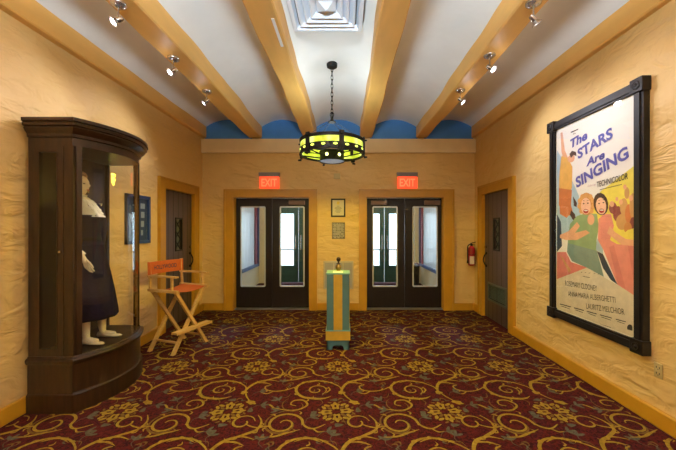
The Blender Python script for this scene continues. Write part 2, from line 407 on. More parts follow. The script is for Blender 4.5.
# beams and vaults
beams = [(-2.72, -2.615), (-1.817, -1.566), (-0.779, -0.538), (0.283, 0.509), (1.34, 1.547), (2.385, 2.48)]
bm = bmesh.new(); NS = 16
for (a0, a1), (b0, b1) in zip(beams, beams[1:]):
    xa, xb = a1 - .03, b0 + .03; cx = (xa + xb) / 2; hw = (xb - xa) / 2
    rows = []
    ys = [YF + (YB + .02 - YF) * k / 24 for k in range(25)]
    for y in ys:
        row = []
        for i in range(NS + 1):
            t = -1 + 2 * i / NS
            z = ZS + (ZC - ZS) * math.sqrt(max(0, 1 - t * t)) if False else ZS + (ZC - ZS) * (1 - t * t)
            row.append(bm.verts.new((cx + hw * t, y, z)))
        rows.append(row)
    for r0, r1 in zip(rows, rows[1:]):
        for i in range(NS): bm.faces.new((r0[i], r0[i + 1], r1[i + 1], r1[i]))
ceil = bmesh.ops.solidify
box(bm, XL - .15, XR + .15, YF - .15, YB + .15, 3.62, 3.70)
ceiling = struct('ceiling', bm, M_vault, 'off-white plaster ceiling of shallow vaults between ochre beams', 'ceiling', smooth=True)
def rough_beam(x0, x1, seed, amp=.012):
    rnd = random.Random(seed); ph = [rnd.uniform(0, 6.28) for _ in range(12)]
    bm = bmesh.new(); rows = []; n = 90
    def wob(y, k): return amp * (math.sin(y * 1.7 + ph[k]) * .9 + math.sin(y * 4.3 + ph[k + 1]) * .55 + math.sin(y * 9.1 + ph[k + 2]) * .3)
    for i in range(n + 1):
        y = YF + (YB - YF) * i / n
        f = min(1, (YB - y) / .6)
        l = x0 + wob(y, 0) * f; r = x1 + wob(y, 3) * f; b = ZB + wob(y, 6) * .35 * f; c = .012
        rows.append([bm.verts.new(p) for p in ((l, y, ZS + .08), (l, y, b + c), (l + c, y, b), (r - c, y, b), (r, y, b + c), (r, y, ZS + .08))])
    for a, b in zip(rows, rows[1:]):
        for k in range(5): bm.faces.new((a[k], a[k + 1], b[k + 1], b[k]))
        bm.faces.new((a[5], a[0], b[0], b[5]))
    bm.faces.new(rows[0]); bm.faces.new(rows[-1])
    return bm
for i, (a, b) in enumerate(beams):
    side = i in (0, 5)
    o = obj('beam', rough_beam(a, b, 11 + i, .004 if side else .009), M_beam, ceiling, smooth=True, angle=24)
    o['label'] = 'ochre painted ceiling beam'
o = obj('white_streak', B(-.600, -.576, 2.60, 3.00, ZB - .007, ZB + .01), M_white, ceiling); o['label'] = 'thin white streak along a beam edge'  # narrow white strip set into the underside of one beam
# lunettes and moulded band on the end wall
for (a0, a1), (b0, b1) in zip(beams, beams[1:]):
    xa, xb = a1 - .02, b0 + .02; cx = (xa + xb) / 2; hw = (xb - xa) / 2 + .01
    bm = bmesh.new()
    pts = [(xa - .01, 3.215)] + [(cx + hw * (-1 + 2 * i / 16), ZS + .01 + (ZC - ZS) * (1 - (-1 + 2 * i / 16) ** 2)) for i in range(17)] + [(xb + .01, 3.215)]
    f = bm.faces.new([bm.verts.new((x, YB - .004, z)) for x, z in pts])
    r = bmesh.ops.extrude_face_region(bm, geom=[f])
    bmesh.ops.translate(bm, verts=[v for v in r['geom'] if isinstance(v, bmesh.types.BMVert)], vec=(0, .12, 0))
    o = obj('lunette', bm, M_blue, wb); o['label'] = 'blue painted lunette under the vault'
bm = bmesh.new(); box(bm, XL, XR, YB - .055, YB, 2.962, 3.215); box(bm, XL, XR, YB - .065, YB - .05, 3.19, 3.215)
struct('trim_1', bm, M_band, 'ochre band running across the end wall above the exit signs', 'trim')
# baseboards
def bb(name, a, label):
    bm = bmesh.new()
    for (x0, x1, y0, y1) in a: box(bm, x0, x1, y0, y1, 0, .138)
    bevel(bm, .008, 1); struct(name, bm, M_trim, label, 'baseboard')
bb('baseboard_left', [(XL, XL + .035, YF, 4.60), (XL, XL + .035, 5.80, YB)], 'ochre baseboard along the wall with the display cabinet')
bb('baseboard_right', [(XR - .04, XR, YF, 4.60), (XR - .04, XR, 5.80, YB)], 'ochre baseboard below the framed film poster')
bb('baseboard_back', [(XL + .035, -2.29, YB - .035, YB), (-.525, .265, YB - .035, YB), (2.05, XR - .04, YB - .035, YB)], 'ochre baseboard on the end wall around the double doors')

# ------------------------------------------------------------------ casings
def casing_y(name, o0, i0, i1, o1, zi, zo, label):
    bm = bmesh.new(); y0, y1 = YB - .045, YB + .0
    box(bm, o0, i0, y0, y1, 0, zo); box(bm, i1, o1, y0, y1, 0, zo); box(bm, i0, i1, y0, y1, zi, zo)
    # reveals and back band
    box(bm, i0 - .001, i0 + .012, y0 + .01, YB + .14, 0, zi); box(bm, i1 - .012, i1 + .001, y0 + .01, YB + .14, 0, zi); box(bm, i0, i1, y0 + .01, YB + .14, zi - .012, zi)
    box(bm, o0 - .012, o0 + .018, y0 - .014, y1, 0, zo + .012); box(bm, o1 - .018, o1 + .012, y0 - .014, y1, 0, zo + .012); box(bm, o0, o1, y0 - .014, y1, zo - .014, zo + .012)
    struct(name, bm, M_trim, label, 'trim')
casing_y('trim_2', -2.26, DL[0], DL[1], -.535, DH, 2.262, 'ochre casing around the left pair of double doors')
casing_y('trim_3', .272, DR[0], DR[1], 2.035, DH, 2.262, 'ochre casing around the right pair of double doors')
def casing_x(name, xf, s, label):
    bm = bmesh.new(); x0, x1 = (xf, xf + s * .035)
    a, b = min(x0, x1), max(x0, x1)
    box(bm, a, b, 4.60, 4.745, 0, 2.285); box(bm, a, b, 5.655, 5.80, 0, 2.285); box(bm, a, b, 4.745, 5.655, 2.15, 2.285)
    c, d = min(xf - s * .09, xf + s * .03), max(xf - s * .09, xf + s * .03)
    box(bm, c, d, 4.735, 4.748, 0, 2.15); box(bm, c, d, 5.652, 5.665, 0, 2.15); box(bm, c, d, 4.745, 5.655, 2.138, 2.152)
    e, f = min(xf, xf + s * .047), max(xf, xf + s * .047)
    box(bm, e, f, 4.588, 4.615, 0, 2.297); box(bm, e, f, 5.785, 5.812, 0, 2.297); box(bm, e, f, 4.60, 5.80, 2.272, 2.297)
    struct(name, bm, M_trim, label, 'trim')
casing_x('trim_4', XL, 1, 'ochre casing around the plank door behind the folding chair')
casing_x('trim_5', XR, -1, 'ochre casing around the plank door beside the fire extinguisher')

# ------------------------------------------------------------------ dark glazed double doors
def rrect(x0, x1, z0, z1, r, n=5):
    pts = []
    for cx, cz, a in ((x1 - r, z1 - r, 0), (x0 + r, z1 - r, PI / 2), (x0 + r, z0 + r, PI), (x1 - r, z0 + r, 1.5 * PI)):
        for k in range(n + 1):
            t = a + k / n * PI / 2; pts.append((cx + r * math.cos(t), cz + r * math.sin(t)))
    return pts
def ring_xz(bm, outer, inner, y0, y1):
    n = len(outer); V = []
    for (pts, y) in ((outer, y0), (inner, y0), (inner, y1), (outer, y1)): V.append([bm.verts.new((x, y, z)) for x, z in pts])
    for k in range(4):
        a, b = V[k], V[(k + 1) % 4]
        for i in range(n): bm.faces.new((a[i], a[(i + 1) % n], b[(i + 1) % n], b[i]))
def leaf(name, x0, x1, gx0, gx1, label, closer=None, gz0=.43, gz1=1.955, yd=6.15, m=None, rnd=.03, zt=2.118, th=.045):
    loc = ((x0 + x1) / 2, yd, 0)
    r = thing(name, label, 'door', loc, kind='structure')
    bm = bmesh.new()
    box(bm, x0, gx0, yd, yd + th, .022, zt); box(bm, gx1, x1, yd, yd + th, .022, zt)
    box(bm, gx0, gx1, yd, yd + th, .022, gz0); box(bm, gx0, gx1, yd, yd + th, gz1, zt)
    obj('slab', bm, m or M_darkdoor, r, off=loc)
    g = obj('glass_pane', B(gx0 + .004, gx1 - .004, yd + .018, yd + .026, gz0 + .004, gz1 - .004), M_glassdoor, r, off=loc)
    if rnd:
        bm = bmesh.new()
        ring_xz(bm, rrect(gx0 - .012, gx1 + .012, gz0 - .012, gz1 + .012, rnd), rrect(gx0 + .012, gx1 - .012, gz0 + .012, gz1 - .012, rnd * .6), yd - .006, yd + .014)
        o = obj('glazing_bead', bm, M_gtrim, r, off=loc); o['label'] = 'pale metal glazing bead'
    if closer:
        bm = bmesh.new(); box(bm, closer[0], closer[1], yd - .05, yd, 1.995, 2.075); bevel(bm, .008)
        o = obj('closer', bm, M_closer, r, off=loc); o['label'] = 'bronze door closer box'
    return r
px = lambda x, Y=6.15: (x - 345) / F * Y
mL = px(272.2); mR = px(404.6)
leaf('door_1', DL[0] + .014, mL - .003, px(241), px(265), 'dark door with tall glass left of the teal pedestal, outer leaf')
leaf('door_2', mL + .003, DL[1] - .014, px(280.3), px(304), 'dark door with tall glass nearest the left of the framed certificate', (px(289), px(305)))
leaf('door_3', DR[0] + .014, mR - .004, px(373), px(397), 'dark door with tall glass nearest the right of the framed certificate', (px(371), px(387)))
leaf('door_4', mR + .004, DR[1] - .014, px(413), px(437), 'dark door with tall glass nearest the fire extinguisher', (px(424), px(440)))
def sill(name, a, b, label):
    struct(name, B(a + .013, b - .013, 6.06, 6.22, .0, .020), M_sill, label, 'sill')
sill('trim_6', DL[0], DL[1], 'metal threshold under the left pair of double doors')
sill('trim_7', DR[0], DR[1], 'metal threshold under the right pair of double doors')

# ------------------------------------------------------------------ side plank doors
def plank_door(name, xs, s, label, lower_vent, hinge_near):
    """xs: x of the room-side face, s: +1 when the room lies towards +x"""
    loc = (xs, 5.2, 0); r = thing(name, label, 'door', loc, kind='structure')
    bx = lambda bm, d0, d1, y0, y1, z0, z1: box(bm, min(xs + s * d0, xs + s * d1), max(xs + s * d0, xs + s * d1), y0, y1, z0, z1)
    wy0, wy1, wz0, wz1 = (5.13, 5.29, 1.20, 1.69)
    vy0, vy1, vz0, vz1 = (4.90, 5.50, .33, .60)
    bm = bmesh.new(); y0, y1, z0, z1 = 4.752, 5.648, .012, 2.135
    ys = sorted({y0, wy0, wy1, y1} | ({vy0, vy1} if lower_vent else set()))
    for a, b in zip(ys, ys[1:]):
        holes = []
        if lower_vent and a >= vy0 - 1e-6 and b <= vy1 + 1e-6: holes.append((vz0, vz1))
        if a >= wy0 - 1e-6 and b <= wy1 + 1e-6: holes.append((wz0, wz1))
        z = z0
        for h0, h1 in holes: bx(bm, -.04, 0, a, b, z, h0); z = h1
        bx(bm, -.04, 0, a, b, z, z1)
    obj('slab', bm, M_plank, r, off=loc)
    bm = bmesh.new()
    for k in range(1, 6):
        y = y0 + (y1 - y0) * k / 6
        for (a, b) in ([(z0, vz0 - .03), (vz1 + .03, z1)] if lower_vent else [(z0, z1)]):
            if wy0 - .03 < y < wy1 + .03: bx(bm, 0, .0015, y - .004, y + .004, a, wz0 - .03); bx(bm, 0, .0015, y - .004, y + .004, wz1 + .03, b)
            else: bx(bm, 0, .0015, y - .004, y + .004, a, b)
    obj('plank_joint', bm, M_groove, r, off=loc)
    # little window with diamond lattice
    bm = bmesh.new()
    for (a, b, c, d) in ((wy0 - .025, wy0, wz0 - .025, wz1 + .025), (wy1, wy1 + .025, wz0 - .025, wz1 + .025), (wy0, wy1, wz0 - .025, wz0), (wy0, wy1, wz1, wz1 + .025)): bx(bm, -.01, .012, a, b, c, d)
    for k in range(3):
        za = wz0 + (wz1 - wz0) * k / 3; zb = wz0 + (wz1 - wz0) * (k + 1) / 3
        xx = xs - s * .012
        bar(bm, (xx, wy0, za), (xx, wy1, zb), .012); bar(bm, (xx, wy1, za), (xx, wy0, zb), .012)
    w = obj('lattice_window', bm, M_iron, r, off=loc); w['label'] = 'small window with black diamond lattice'
    bm = bmesh.new(); bx(bm, -.034, -.028, wy0, wy1, wz0, wz1)
    g = obj('pane', bm, mat('pane_' + name, (.16, .17, .12), .15), r, off=loc)
    if lower_vent:
        bm = bmesh.new()
        for (a, b, c, d) in ((vy0 - .02, vy0 + .01, vz0 - .02, vz1 + .02), (vy1 - .01, vy1 + .02, vz0 - .02, vz1 + .02), (vy0, vy1, vz0 - .02, vz0 + .01), (vy0, vy1, vz1 - .01, vz1 + .02)): bx(bm, -.01, .012, a, b, c, d)
        for k in range(9):
            z = vz0 + .03 + k * .026
            bar(bm, (xs - s * .022, vy0, z), (xs - s * .022, vy1, z), .022, .004, up=(s * .6, 0, .8))
        o = obj('louver', bm, mat('louver_metal', (.10, .12, .10), .35, metal=.3), r, off=loc); o['label'] = 'metal louvered vent low in the door'
        bm = bmesh.new(); bx(bm, -.038, -.034, vy0, vy1, vz0, vz1); obj('vent_back', bm, M_groove, r, off=loc)
    # pull, deadbolt, hinges
    hy = 5.58 if hinge_near else 4.82
    bm = bmesh.new()
    pts = [(xs + s * (.012 + .045 * math.sin(PI * t / 8)), hy, 1.0 + .16 * (t / 8 - .5) * 1.4) for t in range(9)]
    tube(bm, pts, .011); cyl(bm, (xs, hy, .89), (xs + s * .02, hy, .89), .022); cyl(bm, (xs, hy, 1.11), (xs + s * .02, hy, 1.11), .022)
    o = obj('pull', bm, M_iron, r, smooth=True, off=loc); o['label'] = 'curved black pull'
    bm = bmesh.new(); cyl(bm, (xs, hy, 1.22), (xs + s * .03, hy, 1.22), .022)
    o = obj('deadbolt', bm, M_steel, r, smooth=True, off=loc); o['label'] = 'steel deadbolt'
    ky = 4.757 if hinge_near else 5.643
    for z in (.25, 1.10, 1.86):
        bm = bmesh.new(); cyl(bm, (xs + s * .008, ky, z - .06), (xs + s * .008, ky, z + .06), .011); bx(bm, 0, .004, ky, ky + (.04 if hinge_near else -.04), z - .05, z + .05)
        o = obj('hinge', bm, M_iron, r, off=loc); o['label'] = 'black hinge'
plank_door('door_5', XL - .02, 1, 'grey-brown plank door behind the orange folding chair', False, True)
plank_door('door_6', XR + .02, -1, 'grey-brown plank door with low louvered vent beside the fire extinguisher', True, True)

# ------------------------------------------------------------------ vestibule beyond the doors
VY0, VY1 = YB + .15, 9.0; VL, VR, VZ = -2.42, 2.12, 2.75
bm = bmesh.new(); box(bm, VL - .1, VL, VY0, VY1, 0, VZ)
struct('wall_vestibule_left', bm, M_plain, 'cream vestibule wall seen through the leftmost dark door', 'wall')
bm = bmesh.new(); box(bm, VR, VR + .1, VY0, VY1, 0, VZ)
struct('wall_vestibule_right', bm, M_plain, 'cream vestibule wall seen through the rightmost dark door', 'wall')
bm = bmesh.new(); box(bm, VL - .1, VR + .1, VY0, VY1 + .1, VZ, VZ + .06)
struct('ceiling_vestibule', bm, M_white, 'white vestibule ceiling beyond the double doors', 'ceiling')
bm = bmesh.new(); OD = [(-2.16, -.46), (.26, 1.96)]
for a, b in ((VL - .1, OD[0][0]), (OD[0][1], OD[1][0]), (OD[1][1], VR + .1)): box(bm, a, b, VY1, VY1 + .1, 0, VZ)
for a, b in OD: box(bm, a, b, VY1, VY1 + .1, 2.16, VZ)
struct('wall_vestibule_back', bm, M_plain, 'cream street wall around the green outer doors', 'wall')
k = 7
for (a, b), nm in zip(OD, ('left', 'right')):
    c = (a + b) / 2
    for (x0, x1, g0, g1, w) in ((a + .01, c - .004, c - .74, c - .135, 'left'), (c + .004, b - .01, c + .135, c + .74, 'right')):
        r = leaf('door_%d' % k, x0, x1, g0, g1, 'green street door with a bright pane, %s leaf of the %s outer pair' % (w, nm), None, .495, 1.955, VY1 + .02, M_green, 0, 2.15)
        bm = bmesh.new(); s = -1 if w == 'left' else 1; xx = c + s * .07
        cyl(bm, (xx, VY1 - .04, .95), (xx, VY1 - .04, 1.35), .012); cyl(bm, (xx, VY1 - .04, .97), (xx, VY1 + .02, .97), .009); cyl(bm, (xx, VY1 - .04, 1.33), (xx, VY1 + .02, 1.33), .009)
        o = obj('pull', bm, M_steel, r, smooth=True, off=r.location); o['label'] = 'steel pull bar'
        bm = bmesh.new(); box(bm, g0 - .03, g1 + .03, VY1 - .03, VY1 + .02, .93, .965)
        o = obj('push_bar', bm, M_steel, r, off=r.location); o['label'] = 'steel push bar across the pane'
        k += 1
M_sheet = mat('case_sheet', (.60, .66, .74), .3, var=.2, vscale=3, stretch=(1, 6, .5))
def showcase(name, xw, s, y0, y1, label, maroon_far=True):
    loc = (xw, (y0 + y1) / 2, .52); r = thing(name, label, 'display case', loc)
    bx = lambda bm, d0, d1, a, b, c, d: box(bm, min(xw + s * d0, xw + s * d1), max(xw + s * d0, xw + s * d1), a, b, c, d)
    bm = bmesh.new(); z0, z1 = .52, 2.35
    for q in ((y0, y0 + .07, z0, z1), (y1 - .09, y1, z0, z1), (y0, y1, z0, z0 + .07), (y0, y1, z1 - .07, z1)): bx(bm, .0, .08, *q)
    obj('frame', bm, M_navyframe, r, off=loc)
    bm = bmesh.new(); bx(bm, .0, .02, y0 + .07, y1 - .28, z0 + .07, z1 - .07)
    obj('sheet', bm, M_sheet, r, off=loc)
    bm = bmesh.new(); bx(bm, .0, .05, y1 - .28, y1 - .09, z0 + .07, z1 - .07)
    o = obj('drape', bm, M_maroon, r, off=loc); o['label'] = 'maroon side strip'
    return r
showcase('display_case', VL + .001, 1, 6.9, 8.75, 'blue framed wall case with white sheet, seen through the leftmost dark door')
showcase('display_case.001', VR - .001, -1, 6.95, 8.85, 'blue framed wall case with white sheet, seen through the rightmost dark door')
loc = (1.86, 8.6, 0); r = thing('trash_bin', 'dark bin on the vestibule floor seen through the rightmost dark door', 'bin', loc)
bm = bmesh.new(); lathe(bm, [(.10, 0), (.125, .02), (.14, .52), (.135, .54)], 20, loc); obj('body', bm, M_iron, r, smooth=True, off=loc)
bm = bmesh.new(); lathe(bm, [(.146, .54), (.146, .57), (.09, .63), (.05, .64)], 20, loc); obj('lid', bm, M_steel, r, smooth=True, off=loc)
bm = bmesh.new(); box(bm, -9, 9, VY1 + .2, 24, -.12, -.02)
struct('ground', bm, mat('pavement', (.55, .54, .52), .9, var=.1), 'pale pavement outside the green street doors', 'ground')

# ------------------------------------------------------------------ exit signs, certificate, plaque, sensor, wall panel
def exit_sign(xc, label):
    loc = (xc, YB, 2.27); r = thing('exit_sign', label, 'exit sign', loc, group='lit exit signs')
    z0, z1 = 2.272, 2.59; yf = YB - .07
    bm = bmesh.new(); box(bm, xc - .195, xc + .195, yf + .004, YB - .001, z1 - .075, z1); bevel(bm, .006)
    o = obj('housing', bm, M_greybox, r, off=loc); o['label'] = 'grey housing'
    bm = bmesh.new(); box(bm, xc - .185, xc + .185, yf + .02, YB - .03, z0 + .014, z1 - .075); bevel(bm, .006)
    o = obj('face', bm, M_redface, r, off=loc); o['label'] = 'glowing red face'
    bm = bmesh.new(); text_on(bm, 'EXIT', (xc - .145, yf + .018, z0 + .055), (1, 0, 0), (0, 0, 1), .29, .145, bold=.02)
    o = obj('lettering', bm, M_redlet, r, off=loc); o['label'] = 'EXIT in lighter red letters'
exit_sign((269 - 345) / F * 5.98, 'glowing red exit sign above the left pair of double doors')
exit_sign((407.5 - 345) / F * 5.98, 'glowing red exit sign above the right pair of double doors')
def P(x, y, Y=6.03): return ((x - 345) / F * Y, Y, CZ + (228.5 - y) / F * Y)
# certificate
a = P(331, 217); b = P(345.4, 198.6); loc = ((a[0] + b[0]) / 2, YB, a[2])
r = thing('framed_certificate', 'black framed certificate on the wall above the teal pedestal', 'framed certificate', loc)
bm = bmesh.new()
for q in ((a[0], a[0] + .028, a[2], b[2]), (b[0] - .028, b[0], a[2], b[2]), (a[0] + .028, b[0] - .028, a[2], a[2] + .028), (a[0] + .028, b[0] - .028, b[2] - .028, b[2])): box(bm, q[0], q[1], YB - .025, YB - .002, q[2], q[3])
obj('frame', bm, M_frameblk, r, off=loc)
bm = bmesh.new(); box(bm, a[0] + .027, b[0] - .027, YB - .012, YB - .004, a[2] + .027, b[2] - .027)
obj('sheet', bm, mat('cert_paper', (.62, .56, .38), .6), r, off=loc)
bm = bmesh.new(); cx = loc[0]
cyl(bm, (cx, YB - .0135, b[2] - .085), (cx, YB - .0125, b[2] - .085), .030, seg=20)
o = obj('seal', bm, mat('gold_seal', (.65, .45, .04), .4), r, off=loc); o['label'] = 'gold seal'
bm = bmesh.new()
for i, w in enumerate((.05, .11, .13, .09, .12, .07)): box(bm, cx - w / 2, cx + w / 2, YB - .0135, YB - .012, b[2] - .145 - i * .023, b[2] - .139 - i * .023)
obj('printed_line', bm, M_ink, r, off=loc)
# patterned plaque
a = P(332, 238.8); b = P(345, 222.4); loc = ((a[0] + b[0]) / 2, YB, a[2])
r = thing('wall_plaque', 'small grey patterned plaque on the wall below the framed certificate', 'plaque', loc)
bm = bmesh.new(); box(bm, a[0], b[0], YB - .016, YB - .002, a[2], b[2]); bevel(bm, .003, 1)
obj('plate', bm, mat('plaque_grey', (.34, .31, .26), .5), r, off=loc)
bm = bmesh.new(); rnd = random.Random(3)
for i in range(7):
    for j in range(9):
        x = a[0] + .025 + (b[0] - a[0] - .05) * i / 6; z = a[2] + .025 + (b[2] - a[2] - .05) * j / 8
        if rnd.random() < .8: blob_r = rnd.uniform(.006, .012); cyl(bm, (x, YB - .0175, z), (x, YB - .016, z), blob_r, seg=7)
for q in ((a[0], a[0] + .01, a[2], b[2]), (b[0] - .01, b[0], a[2], b[2]), (a[0], b[0], a[2], a[2] + .01), (a[0], b[0], b[2] - .01, b[2])): box(bm, q[0], q[1], YB - .019, YB - .0165, q[2], q[3])
obj('relief', bm, M_slot, r, off=loc)
# wall sensor
a = P(333.8, 179); b = P(340.2, 173.5); bm = bmesh.new(); box(bm, a[0], b[0], YB - .03, YB - .001, a[2], b[2]); bevel(bm, .008)
tag(obj('wall_sensor', bm, mat('sensor', (.55, .43, .18), .5)), 'small beige box high on the wall between the exit signs', 'sensor')
# pale panelled wall box
a = P(323.6, 289); b = P(353.4, 261); loc = ((a[0] + b[0]) / 2, YB, a[2])
r = thing('wall_cabinet', 'pale grey three-panelled box on the wall behind the teal pedestal', 'wall cabinet', loc)
bm = bmesh.new(); box(bm, a[0], b[0], YB - .03, YB - .001, a[2], b[2]); bevel(bm, .004, 1)
obj('body', bm, mat('pale_box', (.52, .44, .30), .5), r, off=loc)
w = (b[0] - a[0] - .04) / 3
for i in range(3):
    x0 = a[0] + .02 + i * w
    bm = bmesh.new(); box(bm, x0 + .008, x0 + w - .008, YB - .035, YB - .029, a[2] + .03, b[2] - .03); bevel(bm, .002, 1)
    o = obj('panel', bm, mat('pale_panel%d' % i, (.36, .34, .30), .4), r, off=loc); o['label'] = 'grey front panel'

# ------------------------------------------------------------------ fire extinguisher
ex, ey = 2.345, 5.93; loc = (ex, ey, .85)
r = thing('fire_extinguisher', 'red fire extinguisher hung on the wall between door casing and corner', 'fire extinguisher', loc)
bm = bmesh.new(); lathe(bm, [(.045, .0), (.062, .015), (.066, .05), (.066, .29), (.058, .33), (.03, .355), (.022, .37)], 24, loc); obj('cylinder', bm, M_red, r, smooth=True, off=loc)
bm = bmesh.new(); lathe(bm, [(.022, .37), (.022, .40), (.012, .41)], 12, loc); bar(bm, (ex - .02, ey, 1.265), (ex + .075, ey, 1.29), .02, .012); bar(bm, (ex - .01, ey, 1.245), (ex + .06, ey, 1.235), .018, .01)
o = obj('handle', bm, M_iron, r, off=loc); o['label'] = 'black squeeze handle'
bm = bmesh.new(); tube(bm, catmull([(ex - .02, ey, 1.25), (ex - .07, ey - .01, 1.22), (ex - .08, ey - .02, 1.10), (ex - .078, ey - .02, .95)], 6), .010); cyl(bm, (ex - .078, ey - .02, .95), (ex - .080, ey - .02, .90), .012, .018)
o = obj('hose', bm, M_iron, r, smooth=True, off=loc); o['label'] = 'black hose'
bm = bmesh.new(); n = 8; va = []
for i in range(n + 1):
    t = -PI * .78 + PI * .42 * i / n
    va.append([bm.verts.new((ex + .0675 * math.cos(t), ey + .0675 * math.sin(t), z)) for z in (.885, 1.03)])
for p, q in zip(va, va[1:]): bm.faces.new((p[0], q[0], q[1], p[1]))
o = obj('label_sheet', bm, M_paper, r, off=loc); o['label'] = 'pale instruction label'
bm = bmesh.new(); box(bm, ex - .02, ex + .02, ey + .05, YB - .001, 1.0, 1.18); torus(bm, (ex, ey, 1.06), .069, .004, seg=24, ms=6)
obj('bracket', bm, M_iron, r, off=loc)

# ------------------------------------------------------------------ pedestal and urn
pc = (-.089, 4.20); loc = (pc[0], pc[1], 0)
r = thing('pedestal', 'tall teal and gold pedestal standing in the middle of the carpet', 'pedestal', loc)
h = .143
bm = bmesh.new(); box(bm, -h, h, -h, h, .19, .955); obj('column', bm, M_tealp, r)
bm = bmesh.new(); box(bm, -.055, .055, -h - .006, -h, .19, .955); box(bm, -.055, .055, h, h + .006, .19, .955)
box(bm, -h - .006, -h, -.055, .055, .19, .955); box(bm, h, h + .006, -.055, .055, .19, .955)
o = obj('strip', bm, M_goldp, r); o['label'] = 'gold vertical strips'
bm = bmesh.new(); box(bm, -h - .012, h + .012, -h - .012, h + .012, .125, .245)
o = obj('band', bm, M_goldp, r); o['label'] = 'gold band near the foot'
bm = bmesh.new(); box(bm, -h - .014, h + .014, -h - .014, h + .014, .24, .252)
o = obj('cap_moulding', bm, M_tealt, r); o['label'] = 'pale moulding on the gold band'
bm = bmesh.new()
for s in (-1, 1):                       # bracket base with arched cut-outs
    for (ax) in (0, 1):
        pts = [(-h, .0), (-.075, .0), (-.068, .04), (-.045, .058), (.045, .058), (.068, .04), (.075, .0), (h, .0), (h, .125), (-h, .125)]
        ring = [bm.verts.new((x, s * h, z) if ax == 0 else (s * h, x, z)) for x, z in pts]
        f = bm.faces.new(ring)
        e = bmesh.ops.extrude_face_region(bm, geom=[f])
        bmesh.ops.translate(bm, verts=[v for v in e['geom'] if isinstance(v, bmesh.types.BMVert)], vec=(0, -s * .02, 0) if ax == 0 else (-s * .02, 0, 0))
obj('foot', bm, M_tealp, r)
bm = bmesh.new(); box(bm, -h - .008, h + .008, -h - .008, h + .008, .955, .975); bevel(bm, .004)
o = obj('top', bm, M_tealt, r); o['label'] = 'pale green top'
bm = bmesh.new(); v = box(bm, -.062, .062, -.008, .008, 0, .003)
bmesh.ops.transform(bm, matrix=Matrix.Translation((pc[0], pc[1] - .12, .983)) @ Matrix.Rotation(math.radians(65), 4, 'X') , verts=bm.verts)
bm.free()
bm = bmesh.new(); box(bm, pc[0] - .062, pc[0] + .062, pc[1] - .135, pc[1] - .085, .9755, .9785)
bmesh.ops.rotate(bm, cent=(pc[0], pc[1] - .135, .9755), matrix=Matrix.Rotation(math.radians(18), 3, 'X'), verts=bm.verts)
box(bm, pc[0] - .05, pc[0] + .05, pc[1] - .095, pc[1] - .090, .9755, .985)
tag(obj('name_card', bm, mat('white_card', (.8, .8, .75), .5)), 'white card lying on the front of the teal pedestal top', 'card')
loc = (pc[0] + .004, pc[1] + .01, .976)
r = thing('urn', 'small dark and brass urn figure standing on the teal pedestal', 'figurine', loc)
bm = bmesh.new(); lathe(bm, [(.030, 0), (.034, .006), (.024, .014), (.030, .022), (.040, .040), (.042, .055), (.038, .075), (.024, .092), (.014, .100)], 24); obj('body', bm, M_brass, r, smooth=True)
bm = bmesh.new(); lathe(bm, [(.012, .098), (.030, .102), (.030, .108), (.012, .112), (.010, .128)], 20); o = obj('collar', bm, M_bronze, r, smooth=True)
bm = bmesh.new(); lathe(bm, [(.008, .126), (.020, .134), (.028, .150), (.029, .162), (.024, .178), (.012, .188), (.002, .190)], 20); o = obj('globe', bm, M_bronze, r, smooth=True); o['label'] = 'dark round head'

# ------------------------------------------------------------------ chandelier
cx, cy = -.162, 3.98; loc = (cx, cy, 2.37)
r = thing('chandelier', 'round black iron chandelier with glowing yellow-green panels', 'chandelier', loc)
Rr = .392; zt, zb = .25, .083       # local heights of the band
def arc_band(bm, R, a0, a1, z0, z1, th=.008, n=10):
    rows = []
    for i in range(n + 1):
        a = a0 + (a1 - a0) * i / n; c, s = math.cos(a), math.sin(a)
        rows.append([bm.verts.new((q * c, q * s, z)) for q, z in ((R, z0), (R, z1), (R - th, z1), (R - th, z0))])
    for p, q in zip(rows, rows[1:]):
        for k in range(4): bm.faces.new((p[k], p[(k + 1) % 4], q[(k + 1) % 4], q[k]))
    bm.faces.new(rows[0]); bm.faces.new(rows[-1])
bm = bmesh.new()
arc_band(bm, Rr + .004, 0, 2 * PI, zt - .028, zt, .012, 64)
arc_band(bm, Rr + .004, 0, 2 * PI, zb, zb + .072, .012, 64)
arc_band(bm, Rr + .012, 0, 2 * PI, zb - .008, zb + .006, .028, 64)
arc_band(bm, Rr + .012, 0, 2 * PI, zt - .006, zt + .008, .028, 64)
obj('ring_frame', bm, M_iron, r, smooth=True)
NP = 6
A0 = math.radians(-72)
